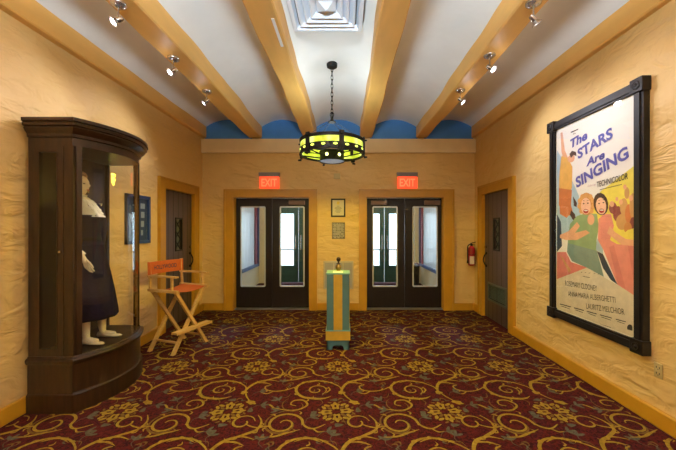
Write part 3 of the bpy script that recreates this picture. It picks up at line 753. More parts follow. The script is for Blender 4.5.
for k in range(NP):
    a = A0 + k * 2 * PI / NP
    bm = bmesh.new(); arc_band(bm, Rr - .004, a + .05, a + 2 * PI / NP - .05, zb + .068, zt - .024, .005, 12)
    o = obj('panel', bm, M_mica, r); o['label'] = 'glowing yellow-green panel'
    bm = bmesh.new(); c, s = math.cos(a), math.sin(a)
    d = Vector((c, s, 0))
    bar(bm, d * (Rr + .010) + Vector((0, 0, zb - .03)), d * (Rr + .010) + Vector((0, 0, zt + .03)), .055, .018, up=d)
    bar(bm, d * (Rr - .016) + Vector((0, 0, zb - .015)), d * (Rr - .016) + Vector((0, 0, zt + .02)), .045, .010, up=d)
    cyl(bm, d * (Rr + .01) + Vector((0, 0, zb - .045)), d * (Rr + .05) + Vector((0, 0, zb - .045)), .014, .010, 10)
    cyl(bm, d * (Rr + .01) + Vector((0, 0, zt - .01)), d * (Rr + .045) + Vector((0, 0, zt - .01)), .012, .009, 10)
    obj('strap', bm, M_iron, r)
    bm = bmesh.new()
    tube(bm, [d * .13 + Vector((0, 0, .05)), d * .28 + Vector((0, 0, .075)), d * (Rr - .01) + Vector((0, 0, zb + .01))], .008)
    obj('spoke', bm, M_iron, r)
    for j in range(3):
        t = a + (j + .5) / 3 * 2 * PI / NP; c, s = math.cos(t), math.sin(t)
        bm = bmesh.new()
        cyl(bm, (c * (Rr + .003), s * (Rr + .003), zb + .044), (c * (Rr + .007), s * (Rr + .007), zb + .044), .016, seg=14)
        for v in bm.verts:
            q = Vector((-s, c, 0)); dd = v.co.dot(q); v.co += q * dd * .5; v.co.z = zb + .044 + (v.co.z - zb - .044) * .8
        o = obj('oval_light', bm, M_lace, r); o['label'] = 'small glowing oval cut-out'
# inner translucent liner
bm = bmesh.new(); arc_band(bm, Rr - .02, 0, 2 * PI, zb + .012, zb + .066, .004, 64)
o = obj('liner', bm, M_mica, r, smooth=True); o['label'] = 'glowing yellow inner liner'
# centre pot
bm = bmesh.new(); lathe(bm, [(.150, .012), (.158, .0), (.158, .012), (.150, .03), (.150, .105), (.158, .112), (.158, .122), (.145, .122)], 32)
for v in bm.verts: v.co.z += 0
obj('centre_drum', bm, M_iron, r, smooth=True)
bm = bmesh.new(); lathe(bm, [(.149, .010), (.13, .003), (.09, -.006), (.04, -.010), (.004, -.012)], 32)
o = obj('lens', bm, M_crystal, r, smooth=True); o['label'] = 'bluish ribbed glass lens'
for t in (-1.95, -.9, .6, 2.2):
    bm = bmesh.new(); c, s = math.cos(t), math.sin(t)
    cyl(bm, (c * .149, s * .149, .065), (c * .154, s * .154, .065), .020, seg=16)
    o = obj('drum_light', bm, M_mica2, r); o['label'] = 'glowing round cut-out'
# bulbs inside
for k in range(3):
    t = math.radians(200 + k * 120)
    bm = bmesh.new(); bmesh.ops.create_uvsphere(bm, u_segments=16, v_segments=10, radius=.034); bmesh.ops.translate(bm, verts=bm.verts, vec=(.29 * math.cos(t), .29 * math.sin(t), .15))
    b = obj('bulb', bm, M_mica2, r, smooth=True); b['label'] = 'glowing bulb'
    bm = bmesh.new(); cyl(bm, (.29 * math.cos(t), .29 * math.sin(t), .085), (.29 * math.cos(t), .29 * math.sin(t), .13), .016); bar(bm, (.13 * math.cos(t), .13 * math.sin(t), .09), (.30 * math.cos(t), .30 * math.sin(t), .09), .014, .008)
    obj('bulb_holder', bm, M_iron, b)
# suspension
zc0 = .495
for k in range(4):
    t = A0 + .52 + k * PI / 2
    p0 = Vector((.03 * math.cos(t), .03 * math.sin(t), zc0)); p1 = Vector((Rr * math.cos(t), Rr * math.sin(t), zt))
    bm = bmesh.new(); n = 9
    for i in range(n):
        a_ = p0.lerp(p1, (i + .05) / n); b_ = p0.lerp(p1, (i + 1.1) / n); mid = (a_ + b_) / 2
        q = (b_ - a_).to_track_quat('X', 'Z').to_matrix() @ Matrix.Rotation(PI / 2 * (i % 2), 3, 'X')
        torus(bm, mid, .0085, .0016, q, sx=(b_ - a_).length / 2 / .0085 * .92, sy=.8, seg=12, ms=5)
    obj('support_chain', bm, M_iron, r, smooth=True)
bm = bmesh.new(); lathe(bm, [(.048, .488), (.050, .497), (.030, .503), (.020, .52), (.016, .54), (.02, .55), (.006, .56)], 20); obj('hub', bm, M_iron, r, smooth=True)
bm = bmesh.new()
n = 12; z0, z1 = .55, 1.175
q0 = Matrix.Rotation(PI / 2, 3, 'Y')
for i in range(n):
    L = (z1 - z0) / n; zc = z0 + L * (i + .5)
    rot = Matrix.Rotation(PI / 2 * (i % 2) + .5, 3, 'Z') @ q0
    torus(bm, (0, 0, zc), .014, .0038, rot, sx=L * .62 / .014, sy=1.0, seg=16, ms=6)
torus(bm, (0, 0, .585), .022, .005, Matrix.Rotation(PI / 2, 3, 'X'), sx=1, sy=1.3)
obj('hanging_chain', bm, M_iron, r, smooth=True)
bm = bmesh.new(); lathe(bm, [(.010, 1.165), (.05, 1.168), (.064, 1.178), (.067, 1.20), (.067, 1.225)], 28); o = obj('canopy', bm, M_iron, r, smooth=True); o['label'] = 'black round ceiling cup'

# ------------------------------------------------------------------ air vent
vc = Vector((-.165, 2.785, 3.455)); W = .327
r = thing('ceiling_vent', 'square white stepped air vent in the middle vault', 'air vent', vc)
def sq_ring(bm, w0, z0, w1, z1, th=.004):
    V = []
    for w, z in ((w0, z0), (w1, z1), (w1, z1 + th), (w0, z0 + th)): V.append([bm.verts.new((x * w, y * w, z)) for x, y in ((-1, -1), (1, -1), (1, 1), (-1, 1))])
    for k in range(4):
        a, b = V[k], V[(k + 1) % 4]
        for i in range(4): bm.faces.new((a[i], a[(i + 1) % 4], b[(i + 1) % 4], b[i]))
bm = bmesh.new(); sq_ring(bm, W, .0, W - .035, -.008, .01); sq_ring(bm, W, .0, W, .10, .002); sq_ring(bm, W - .035, -.008, W - .055, .03, .004)
obj('flange', bm, M_vent, r)
for i, w in enumerate((.245, .19, .135)):
    bm = bmesh.new(); sq_ring(bm, w, -.006 + .004 * i, w - .05, .045, .004); sq_ring(bm, w, -.006 + .004 * i, w + .012, .0 + .004 * i, .004)
    obj('vane', bm, M_vent, r)
bm = bmesh.new(); vs = [bm.verts.new(p) for p in ((-.085, -.085, .03), (.085, -.085, .03), (.085, .085, .03), (-.085, .085, .03), (0, 0, -.02))]
for i in range(4): bm.faces.new((vs[i], vs[(i + 1) % 4], vs[4]))
bm.faces.new(vs[:4]); obj('centre_cone', bm, M_vent, r)
bm = bmesh.new(); box(bm, -W + .03, W - .03, -W + .03, W - .03, .05, .09); obj('back_plate', bm, M_ventdark, r)

# ------------------------------------------------------------------ spot lamps on the two beams
def spot_lamp(x, y, aim, label, lit=(.90, .90, 1.0), power=40, bright=True):
    loc = (x, y, ZB - .012 + .012); loc = (x, y, ZB)
    r = thing('spot_lamp', label, 'spotlight', loc, group=None)
    bm = bmesh.new(); lathe(bm, [(.020, -.034), (.030, -.030), (.052, -.016), (.056, -.008), (.056, .008)], 28); o = obj('canopy', bm, M_steel, r, smooth=True)
    bm = bmesh.new(); cyl(bm, (0, 0, -.03), (0, 0, -.125), .005); obj('stem', bm, M_steel, r, smooth=True)
    d = Vector(aim).normalized(); p = Vector((0, 0, -.125)); q = d.to_track_quat('Z', 'Y').to_matrix().to_4x4()
    bm = bmesh.new(); lathe(bm, [(.012, -.035), (.019, -.030), (.019, .012), (.016, .016), (.024, .030), (.036, .044), (.038, .047), (.034, .047), (.020, .030)], 24, mtx=Matrix.Translation(p) @ q)
    cyl(bm, p + Vector((0, 0, .0)), p + Vector((0, 0, .012)), .009)
    o = obj('head', bm, M_steel, r, smooth=True)
    bm = bmesh.new(); lathe(bm, [(.001, .030), (.018, .031), (.027, .037)], 20, mtx=Matrix.Translation(p) @ q); bmesh.ops.reverse_faces(bm, faces=bm.faces)
    o = obj('bulb', bm, M_bulb, r, smooth=True); o['label'] = 'glowing halogen bulb'
    ld = bpy.data.lights.new('spot_light', 'SPOT'); ld.energy = power; ld.color = lit; ld.spot_size = math.radians(105); ld.spot_blend = .8; ld.shadow_soft_size = .03
    lo = bpy.data.objects.new('spot_light', ld); C.objects.link(lo); lo.location = Vector(loc) + p + d * .06
    lo.rotation_euler = (-d).to_track_quat('Z', 'Y').to_euler()
    ld = bpy.data.lights.new('spot_spill', 'POINT'); ld.energy = power * .03; ld.color = lit; ld.shadow_soft_size = .025
    lo = bpy.data.objects.new('spot_spill', ld); C.objects.link(lo); lo.location = Vector(loc) + p + d * .075
    return r
LX, RX = -1.72, 1.425
spot_lamp(LX, 2.43, (-.55, -.45, -.60), 'steel spotlight on the left beam, nearest the camera above the cabinet', power=15)
spot_lamp(LX, 3.21, (-.55, -.45, -.60), 'steel spotlight on the left beam, middle of its three', power=32)
spot_lamp(LX, 3.98, (-.60, -.22, -.62), 'steel spotlight on the left beam, farthest from the camera', power=34)
spot_lamp(RX, 2.42, (.62, .05, -.78), 'steel spotlight on the right beam, nearest and turned towards the poster', power=14)
spot_lamp(RX, 3.15, (.58, -.42, -.60), 'steel spotlight on the right beam, middle of its three', power=32)
spot_lamp(RX, 3.95, (.60, -.22, -.62), 'steel spotlight on the right beam, farthest from the camera', power=58)

# ------------------------------------------------------------------ display cabinet
CX0, CXF, CBOW, CY0, CY1 = -2.648, -2.28, .16, 2.675, 3.545
CYM = (CY0 + CY1) / 2; HW = (CY1 - CY0) / 2
def bow_x(y, off=0): 
    t = max(-1, min(1, (y - CYM) / HW)); return CXF + off + CBOW * (1 - t * t)
def foot(off, n=20, back=CX0):
    pts = [(back, CY0 - off)]
    for i in range(n + 1):
        t = -1 + 2 * i / n; pts.append((CXF + off + CBOW * (1 - t * t), CYM + (HW + off) * t))
    pts.append((back, CY1 + off)); return pts
def loft_foot(prof, cap=True):
    bm = bmesh.new(); rows = [[bm.verts.new((x, y, z)) for x, y in foot(o)] for z, o in prof]
    n = len(rows[0])
    for a, b in zip(rows, rows[1:]):
        for i in range(n): bm.faces.new((a[i], a[(i + 1) % n], b[(i + 1) % n], b[i]))
    if cap: bm.faces.new(rows[0]); bm.faces.new(rows[-1])
    return bm
loc = (-2.42, CYM, 0)
cab = thing('display_cabinet', 'tall dark wooden bow-front glass cabinet against the left wall', 'display cabinet', loc)
obj('plinth', loft_foot([(0, .02), (.150, .02), (.158, .012), (.16, 0)]), M_cab, cab, smooth=True, off=loc, angle=25)
obj('base', loft_foot([(.16, .012), (.17, .008), (.40, .008), (.405, .02), (.425, .028), (.44, .030), (.452, .024), (.458, .010), (.47, .004)]), M_cab, cab, smooth=True, off=loc, angle=25)
obj('cornice', loft_foot([(2.235, .0), (2.30, .0), (2.305, .012), (2.33, .014), (2.35, .030), (2.375, .044), (2.378, .036), (2.385, .036), (2.39, .052), (2.41, .056), (2.414, .048), (2.42, .048), (2.424, .062), (2.452, .062)]), M_cab, cab, smooth=True, off=loc, angle=25)
obj('inner_floor', loft_foot([(.470, -.012), (.474, -.012)]), M_cabd, cab, off=loc)
obj('back_panel', B(CX0 + .001, CX0 + .012, CY0 + .004, CY1 - .004, .474, 2.236), M_cabd, cab, off=loc)
def bow_piece(y0, y1, off0, off1, z0, z1, n=14):
    bm = bmesh.new(); rows = []
    for i in range(n + 1):
        y = y0 + (y1 - y0) * i / n
        rows.append([bm.verts.new((bow_x(y, o), y, z)) for o, z in ((off0, z0), (off1, z0), (off1, z1), (off0, z1))])
    for a, b in zip(rows, rows[1:]):
        for k in range(4): bm.faces.new((a[k], a[(k + 1) % 4], b[(k + 1) % 4], b[k]))
    bm.faces.new(rows[0]); bm.faces.new(rows[-1]); return bm
# posts
bm = bmesh.new(); box(bm, CXF - .07, CXF + .008, CY0, CY0 + .022, .47, 2.236); bp = bow_piece(CY0 + .022, CY0 + .055, -.03, 0, .47, 2.236, 4)
me = bpy.data.meshes.new('t'); bp.to_mesh(me); bm.from_mesh(me); bp.free()
obj('corner_post', bm, M_cab, cab, off=loc)
bm = bmesh.new(); box(bm, CXF - .05, CXF - .0, CY1 - .022, CY1, .47, 2.236); bp = bow_piece(CY1 - .045, CY1 - .022, -.03, 0, .47, 2.236, 4)
me = bpy.data.meshes.new('t'); bp.to_mesh(me); bm.from_mesh(me); bp.free()
obj('corner_post', bm, M_cab, cab, off=loc)
obj('back_post', B(CX0, CX0 + .04, CY0, CY0 + .03, .47, 2.236), M_cab, cab, off=loc)
obj('back_post', B(CX0, CX0 + .04, CY1 - .03, CY1, .47, 2.236), M_cab, cab, off=loc)
fr = obj('front_glass', bow_piece(CY0 + .055, CY1 - .045, -.016, -.010, .474, 2.236, 24), M_glass, cab, smooth=True, off=loc); fr['label'] = 'curved front glass'
sd = bmesh.new()
x0, x1 = CX0 + .045, CXF - .073; z0, z1 = .474, 2.234
for q in ((x0, x0 + .045, z0, z1), (x1 - .045, x1, z0, z1), (x0 + .045, x1 - .045, z0, z0 + .06), (x0 + .045, x1 - .045, z1 - .055, z1)): box(sd, q[0], q[1], CY0 - .004, CY0 + .018, q[2], q[3])
for q in ((x0 + .045, x0 + .053, z0 + .06, z1 - .055), (x1 - .053, x1 - .045, z0 + .06, z1 - .055)): box(sd, q[0], q[1], CY0 - .008, CY0, q[2], q[3])
dr = obj('side_door', sd, M_cab, cab, off=loc)
o = obj('door_glass', B(x0 + .045, x1 - .045, CY0 + .005, CY0 + .010, z0 + .06, z1 - .055), M_glass, dr, off=loc)
bm = bmesh.new(); cyl(bm, (x1 - .02, CY0 - .004, 1.345), (x1 - .02, CY0 - .02, 1.345), .010); o = obj('lock', bm, M_steel, dr, smooth=True, off=loc); o['label'] = 'small steel lock'
obj('end_glass', B(CX0 + .04, CXF - .05, CY1 - .012, CY1 - .006, .474, 2.236), M_glass, cab, off=loc)

# ------------------------------------------------------------------ mannequin
def skin_bm(verts, edges, radii, levels=2, root=0):
    me = bpy.data.meshes.new('sk'); me.from_pydata(verts, edges, [])
    o = bpy.data.objects.new('sk', me); C.objects.link(o)
    o.modifiers.new('s', 'SKIN'); 
    for i, rr in enumerate(radii):
        d = me.skin_vertices[0].data[i]; d.radius = rr if isinstance(rr, tuple) else (rr, rr); d.use_root = (i == root)
    if levels:
        m = o.modifiers.new('u', 'SUBSURF'); m.levels = levels
    bpy.context.view_layer.update()
    e = o.evaluated_get(bpy.context.evaluated_depsgraph_get()); m2 = bpy.data.meshes.new_from_object(e)
    bpy.data.objects.remove(o); bpy.data.meshes.remove(me); return m2
loc = (-2.45, 3.05, .475)
mn = thing('mannequin', 'pale mannequin in a navy dress and white lace blouse inside the cabinet', 'mannequin', loc)
V = []; E = []; Rd = []
ax = lambda s: -.13 if s > 0 else 0.0
def J(p, rr, par=None):
    V.append(p); Rd.append(rr); i = len(V) - 1
    if par is not None: E.append((par, i))
    return i
pel = J((0, 0, .90), (.115, .135)); sp = J((.005, 0, 1.06), (.085, .105), pel); ch = J((.01, 0, 1.24), (.095, .13), sp)
nb = J((-.03, 0, 1.37), (.06, .08), ch); nk = J((-.05, 0, 1.44), .042, nb); hd = J((-.055, 0, 1.49), .045, nk)
for s in (-1, 1):
    sh = J((-.01, s * .145, 1.345), .052, nb); el = J((-.015 + .02 * (s < 0), s * .205, 1.09), .038, sh); wr = J((.125 + ax(s), s * .185, .84), .026, el); pm = J((.155 + ax(s), s * .18, .785), (.018, .034), wr)
    hp = J((.01, s * .085, .84), .085, pel); kn = J((.055, s * .095, .47), .052, hp); cf = J((.055, s * .098, .33), .052, kn); an = J((.065, s * .10, .085), .032, cf); hl = J((.07, s * .10, .045), .030, an); to = J((.19, s * .115, .022), (.034, .020), hl)
me1 = skin_bm(V, E, Rd)
bm = bmesh.new(); bm.from_mesh(me1)
for s in (-1, 1):                         # five fingers per hand
    base = Vector((.158 + ax(s), s * .18, .775))
    for k, (dx, L, rr) in enumerate(((-.026, .060, .0075), (-.009, .075, .008), (.009, .080, .008), (.026, .070, .008))):
        b0 = base + Vector((dx * 1.0, 0, -.005 + abs(dx) * .2)); 
        pts = [b0 + Vector((0, 0, .03)), b0 + Vector((.004, -s * .002, -L * .30)), b0 + Vector((.012, -s * .010, -L * .62)), b0 + Vector((.024, -s * .022, -L * .92))]
        mf = skin_bm([tuple(p) for p in pts], [(0, 1), (1, 2), (2, 3)], [.010, rr, rr * .9, rr * .7], 1); bm.from_mesh(mf)
    tp = [(.145 + ax(s), s * .18, .83), (.176 + ax(s), s * .185, .80), (.196 + ax(s), s * .175, .768), (.204 + ax(s), s * .165, .742)]
    mf = skin_bm(tp, [(0, 1), (1, 2), (2, 3)], [.012, .0105, .0095, .007], 1); bm.from_mesh(mf)
# head
hc = Vector((-.045, 0, 1.555))
hv = bmesh.ops.create_uvsphere(bm, u_segments=40, v_segments=30, radius=1)['verts']
g = lambda x, y, sx: math.exp(-((x * x + y * y) / (sx * sx)))
for v in hv:
    x, y, z = v.co
    X = x * .092; Yy = y * .073; Z = z * .115
    if z < 0: Yy *= 1 + z * .28; X *= (1 + z * .05)
    if x < 0 and z < 0: X *= 1 + z * .35
    if x > 0:
        X *= .93 if abs(y) < .5 else .93
        X += .026 * math.exp(-(Yy / .011) ** 2) * math.exp(-((Z + .014) / .017) ** 2)          # nose tip
        X += .012 * math.exp(-(Yy / .009) ** 2) * math.exp(-((Z - .008) / .022) ** 2)          # bridge
        for s in (-1, 1): X -= .011 * math.exp(-((Yy - s * .030) / .014) ** 2) * math.exp(-((Z - .008) / .011) ** 2)   # sockets
        X += .008 * math.exp(-(Yy / .022) ** 2) * math.exp(-((Z + .052) / .008) ** 2)          # lips
        X += .010 * math.exp(-(Yy / .022) ** 2) * math.exp(-((Z + .092) / .014) ** 2)          # chin
        X += .005 * math.exp(-((Z - .028) / .010) ** 2)
    v.co = hc + Vector((X, Yy, Z))
for s in (-1, 1):
    ev = bmesh.ops.create_uvsphere(bm, u_segments=10, v_segments=8, radius=1)['verts']
    for v in ev: v.co = hc + Vector((-.008 + v.co.x * .020, s * (.070 + v.co.y * .007), -.005 + v.co.z * .028))
obj('body', bm, M_skin, mn, smooth=True, angle=180)
for s in (-1, 1):
    bm = bmesh.new(); bmesh.ops.create_uvsphere(bm, u_segments=12, v_segments=8, radius=1)
    for v in bm.verts: v.co = hc + Vector((.0765 + v.co.x * .006, s * .030 + v.co.y * .012, .008 + v.co.z * .006))
    o = obj('eye', bm, M_eye, mn, smooth=True); o['label'] = 'dark painted eye'
bm = bmesh.new(); bmesh.ops.create_uvsphere(bm, u_segments=14, v_segments=8, radius=1)
for v in bm.verts: v.co = hc + Vector((.0885 + v.co.x * .006, v.co.y * .019, -.053 + v.co.z * .0065))
o = obj('lips', bm, M_lip, mn, smooth=True); o['label'] = 'muted red lips'
# hair: wavy bob leaving the face free
bm = bmesh.new(); bmesh.ops.create_uvsphere(bm, u_segments=48, v_segments=32, radius=1)
dl = []
for v in bm.verts:
    x, y, z = v.co
    wv = 1.03 + .06 * math.sin(z * 15 + y * 5) + .035 * math.sin(9 * math.atan2(y, x) + z * 4)
    if (x > .42 and z < .50 + .2 * abs(y)) or z < -.72: dl.append(v)
    v.co = hc + Vector((-.016 + x * .108 * wv, y * .098 * wv * (1 + .10 * (z < 0)), .012 + z * .122 * wv))
bmesh.ops.delete(bm, geom=dl, context='VERTS')
bmesh.ops.solidify(bm, geom=bm.faces[:], thickness=.012)
o = obj('hair', bm, M_hair, mn, smooth=True, angle=180); o['label'] = 'short wavy blond hair'
bm = bmesh.new(); lathe(bm, [(.075, -.02), (.098, .0), (.090, .024), (.062, .042), (.025, .050), (.002, .052)], 28, mtx=Matrix.Translation(hc + Vector((-.055, -.01, .098))) @ Matrix.Rotation(-.55, 4, 'Y'))
o = obj('hat', bm, M_felt, mn, smooth=True); o['label'] = 'small black hat tilted back'
# dress
def rings(prof, n=48, pleat=0, ph=0, mtx=None):
    bm = bmesh.new(); rows = []
    for (z, cxx, cyy, rx, ry, pl) in prof:
        row = []
        for i in range(n):
            a = 2 * PI * i / n; k = 1 + pl * (math.sin(a * 9 + ph) * .6 + math.sin(a * 14 + 1) * .4)
            row.append(bm.verts.new((cxx + rx * k * math.cos(a), cyy + ry * k * math.sin(a), z)))
        rows.append(row)
    for a, b in zip(rows, rows[1:]):
        for i in range(n): bm.faces.new((a[i], a[(i + 1) % n], b[(i + 1) % n], b[i]))
    return bm
bm = rings([(.235, .055, 0, .185, .215, .06), (.26, .055, 0, .186, .216, .06), (.45, .045, 0, .172, .205, .05), (.65, .03, 0, .158, .19, .035), (.80, .012, 0, .148, .178, .02), (.92, .006, 0, .134, .162, .008), (1.0, .005, 0, .108, .132, 0), (1.03, .005, 0, .104, .128, 0)])
bmesh.ops.solidify(bm, geom=bm.faces[:], thickness=.006)
o = obj('skirt', bm, M_navy, mn, smooth=True, angle=180); o['label'] = 'full navy skirt'
bm = rings([(.95, .005, 0, .132, .158, .02), (.99, .005, 0, .118, .142, .01), (1.04, .005, 0, .105, .130, 0), (1.10, .008, 0, .108, .136, 0), (1.18, .018, 0, .126, .152, .008), (1.225, .020, 0, .134, .160, .01), (1.25, .016, 0, .130, .160, .0)])
bmesh.ops.solidify(bm, geom=bm.faces[:], thickness=.006)
for s in (-1, 1):
    mf = skin_bm([(-.012, s * .12, 1.345), (-.012, s * .158, 1.33), (-.004, s * .205, 1.20), (-.012 + .02 * (s < 0), s * .212, 1.09), (.05 + ax(s) * .5, s * .203, .98), (.095 + ax(s) * .85, s * .195, .90)], [(0, 1), (1, 2), (2, 3), (3, 4), (4, 5)], [.065, .070, .060, .055, .048, .046], 2)
    bm.from_mesh(mf)
o = obj('jacket', bm, M_navy, mn, smooth=True, angle=180); o['label'] = 'fitted navy jacket'
bm = rings([(.992, .005, 0, .112, .137, 0), (1.0, .005, 0, .116, .140, 0), (1.025, .005, 0, .114, .138, 0), (1.032, .005, 0, .108, .132, 0)])
bmesh.ops.solidify(bm, geom=bm.faces[:], thickness=.006)
obj('belt', bm, M_felt, mn, smooth=True)
# ruffled jabot and collar
bm = rings([(1.232, .022, 0, .132, .150, .03), (1.25, .018, 0, .128, .146, .02), (1.30, .004, 0, .116, .140, .02), (1.315, .002, 0, .119, .138, .05), (1.325, .0, 0, .106, .134, .02), (1.36, -.015, 0, .093, .130, .03), (1.385, -.030, 0, .085, .115, .05), (1.41, -.040, 0, .064, .070, .06), (1.44, -.046, 0, .057, .058, .08), (1.455, -.046, 0, .062, .064, .10)])
bmesh.ops.solidify(bm, geom=bm.faces[:], thickness=.004)
for i in range(5):
    z = 1.405 - i * .034; xx = .050 + i * .028 - max(0, i - 3) * .010; w = .055 - i * .005; rows = []
    for j in range(15):
        t = -1 + 2 * j / 14; rx_ = xx + .012 * math.sin(j * 1.9 + i) - .02 * t * t
        rows.append((bm.verts.new((rx_, t * w, z)), bm.verts.new((rx_ + .022 + .012 * math.sin(j * 1.9 + i + .8), t * w * 1.25, z - .038))))
    for a_, b_ in zip(rows, rows[1:]): bm.faces.new((a_[0], b_[0], b_[1], a_[1]))
o = obj('blouse_front', bm, M_lacew, mn, smooth=True, angle=180); o['label'] = 'white ruffled lace blouse front'
for s in (-1, 1):
    d = Vector((.10 + ax(s) * .6, -s * .015, -.22)).normalized()
    q = d.to_track_quat('Z', 'Y').to_matrix().to_4x4(); bm = rings([(0, 0, 0, .030, .030, .05), (.02, 0, 0, .034, .034, .12), (.045, 0, 0, .040, .040, .2)], 36)
    bmesh.ops.transform(bm, matrix=Matrix.Translation((.092 + ax(s) * .85, s * .195, .905)) @ q, verts=bm.verts)
    bmesh.ops.solidify(bm, geom=bm.faces[:], thickness=.003)
    o = obj('cuff', bm, M_lacew, mn, smooth=True); o['label'] = 'white lace cuff'
    bm = bmesh.new()
    sec = [(.028, .030, .020, .055), (.06, .034, .0, .070), (.11, .038, .0, .040), (.16, .040, .0, .030), (.205, .034, .0, .024), (.235, .018, .0, .018)]
    rows = []
    for (xx, w, zb_, zt_) in sec:
        yc = s * (.10 + .015 * (xx - .03) / .2)
        rows.append([bm.verts.new((xx, yc + w * math.cos(a), max(0, (zt_) * (.5 + .5 * math.sin(a)) + (.0)))) for a in [2 * PI * i / 12 for i in range(12)]])
    for a_, b_ in zip(rows, rows[1:]):
        for i in range(12): bm.faces.new((a_[i], a_[(i + 1) % 12], b_[(i + 1) % 12], b_[i]))
    bm.faces.new(rows[0]); bm.faces.new(rows[-1])
    o = obj('shoe', bm, M_shoe, mn, smooth=True, angle=180); o['label'] = 'pale low shoe'

for ch in mn.children:                     # leaning slightly back, a little under life size
    for v in ch.data.vertices:
        v.co.x -= .045 * v.co.z / 1.6
        v.co.z *= .953
    ch.data.update()

# ------------------------------------------------------------------ blue framed picture on left wall
loc = (XL, 4.135, 1.34)
r = thing('blue_picture', 'small blue framed picture on the left wall beyond the cabinet', 'picture', loc)
y0, y1, z0, z1 = 3.90, 4.375, 1.345, 1.972
bm = bmesh.new()
for q in ((y0, y0 + .04, z0, z1), (y1 - .04, y1, z0, z1), (y0, y1, z0, z0 + .04), (y0, y1, z1 - .04, z1)): box(bm, XL + .001, XL + .035, *q)
obj('frame', bm, M_navyframe, r, off=loc)
bm = bmesh.new(); box(bm, XL + .002, XL + .012, y0 + .04, y1 - .04, z0 + .04, z1 - .04); obj('backing', bm, mat('navy_mat', (.012, .035, .11), .5), r, off=loc)
bm = bmesh.new()
for (a, b, c, d) in ((4.19, 4.28, 1.80, 1.87), (4.05, 4.15, 1.78, 1.90), (4.20, 4.27, 1.68, 1.76), (4.0, 4.13, 1.62, 1.72), (4.2, 4.26, 1.56, 1.64), (4.04, 4.14, 1.48, 1.58), (4.2, 4.24, 1.45, 1.52)): box(bm, XL + .012, XL + .014, a, b, c, d)
o = obj('print', bm, mat('pale_print', (.30, .36, .46), .5), r, off=loc); o['label'] = 'pale printed shapes'
o = obj('glazing', B(XL + .02, XL + .023, y0 + .04, y1 - .04, z0 + .04, z1 - .04), M_glass, r, off=loc)

# ------------------------------------------------------------------ director's chair
r = thing('director_chair', 'tall folding chair with orange canvas and light wood by the left wall', 'folding chair', (-2.166, 4.177, 0), math.radians(-19.5))
def rbar(a, b, w, h, up=(0, 0, 1), bv=.005):
    bm = bmesh.new(); bar(bm, a, b, w, h, up); bevel(bm, bv, 2); return bm
for x in (.19, -.19):
    for s in (-1, 1):
        xo = x + s * .0125
        obj('leg', rbar((xo, s * .26, 0.0), (xo, -s * .235, .755), .024, .040, up=(0, 0, 1)), M_maple, r)
for s in (-1, 1):
    obj('seat_rail', rbar((-.235, s * .245, .768), (.245, s * .245, .768), .040, .034), M_maple, r)
    obj('stretcher', rbar((-.20, s * .178, .125), (.20, s * .178, .125), .018, .026), M_maple, r)
    obj('arm_post', rbar((.15, s * .245, .785), (.15, s * .245, .935), .030, .022), M_maple, r)
    obj('back_post', rbar((-.205, s * .245, .785), (-.225, s * .245, 1.12), .026, .030), M_maple, r)
    obj('armrest', rbar((-.235, s * .247, .947), (.235, s * .247, .947), .050, .022), M_maple, r)
obj('footrest', rbar((.235, -.285, .275), (.235, .285, .275), .085, .022), M_maple, r)
obj('footrest_arm', rbar((.19, -.18, .262), (.19, .18, .262), .026, .018), M_maple, r)
bm = bmesh.new(); n = 14; rows = []
for i in range(n + 1):
    t = -1 + 2 * i / n; z = .775 - .035 * (1 - t * t)
    rows.append([bm.verts.new((x, t * .245, z + dz)) for x, dz in ((-.20, 0), (.21, 0), (.21, -.004), (-.20, -.004))])
for a, b in zip(rows, rows[1:]):
    for k in range(4): bm.faces.new((a[k], a[(k + 1) % 4], b[(k + 1) % 4], b[k]))
bm.faces.new(rows[0]); bm.faces.new(rows[-1]); obj('seat', bm, M_orange, r, smooth=True)
bm = bmesh.new(); rows = []
bxx = lambda t: -.205 - .035 * (1 - t * t)
for i in range(n + 1):
    t = -1 + 2 * i / n; x = bxx(t)
    rows.append([bm.verts.new(p) for p in ((x, t * .262, .958), (x, t * .262, 1.118), (x - .004, t * .262, 1.118), (x - .004, t * .262, .958))])
for a, b in zip(rows, rows[1:]):
    for k in range(4): bm.faces.new((a[k], a[(k + 1) % 4], b[(k + 1) % 4], b[k]))
bm.faces.new(rows[0]); bm.faces.new(rows[-1])
for s in (-1, 1): cyl(bm, (-.215, s * .25, .958), (-.222, s * .25, 1.118), .019)
bk = obj('backrest', bm, M_orange, r, smooth=True); bk['label'] = 'orange canvas back sling'
bm = bmesh.new(); text_on(bm, 'HOLLYWOOD', (0, -.18, 1.010), (0, 1, 0), (0, 0, 1), .35, .058, bold=.02)
for v in bm.verts: v.co.x = bxx(v.co.y / .262) + .003
o = obj('lettering', bm, M_ink, bk); o['label'] = 'dark printed word'

# ------------------------------------------------------------------ framed poster
XP = 2.42
def Q(x, y, lift=0): Y = F * XP / (x - 345); return Vector((XP - lift, Y, CZ + (228.5 - y) / F * Y))
py0, py1, pz0, pz1 = 2.658, 3.665, .62, 2.665
loc = (XR, (py0 + py1) / 2, .52)
pf = thing('framed_poster', 'huge dark framed film poster on the right wall', 'poster', loc)
fw = .088; bm = bmesh.new(); xf = XP - .035
for q in ((py0 - fw, py0, pz0, pz1), (py1, py1 + fw, pz0, pz1), (py0, py1, pz0 - fw, pz0), (py0, py1, pz1, pz1 + fw)): box(bm, xf + .012, XR - .001, *q)
for q in ((py0 - fw * .72, py0 - fw * .22, pz0, pz1), (py1 + fw * .22, py1 + fw * .72, pz0, pz1), (py0, py1, pz0 - fw * .72, pz0 - fw * .22), (py0, py1, pz1 + fw * .22, pz1 + fw * .72)): box(bm, xf, xf + .012, *q)
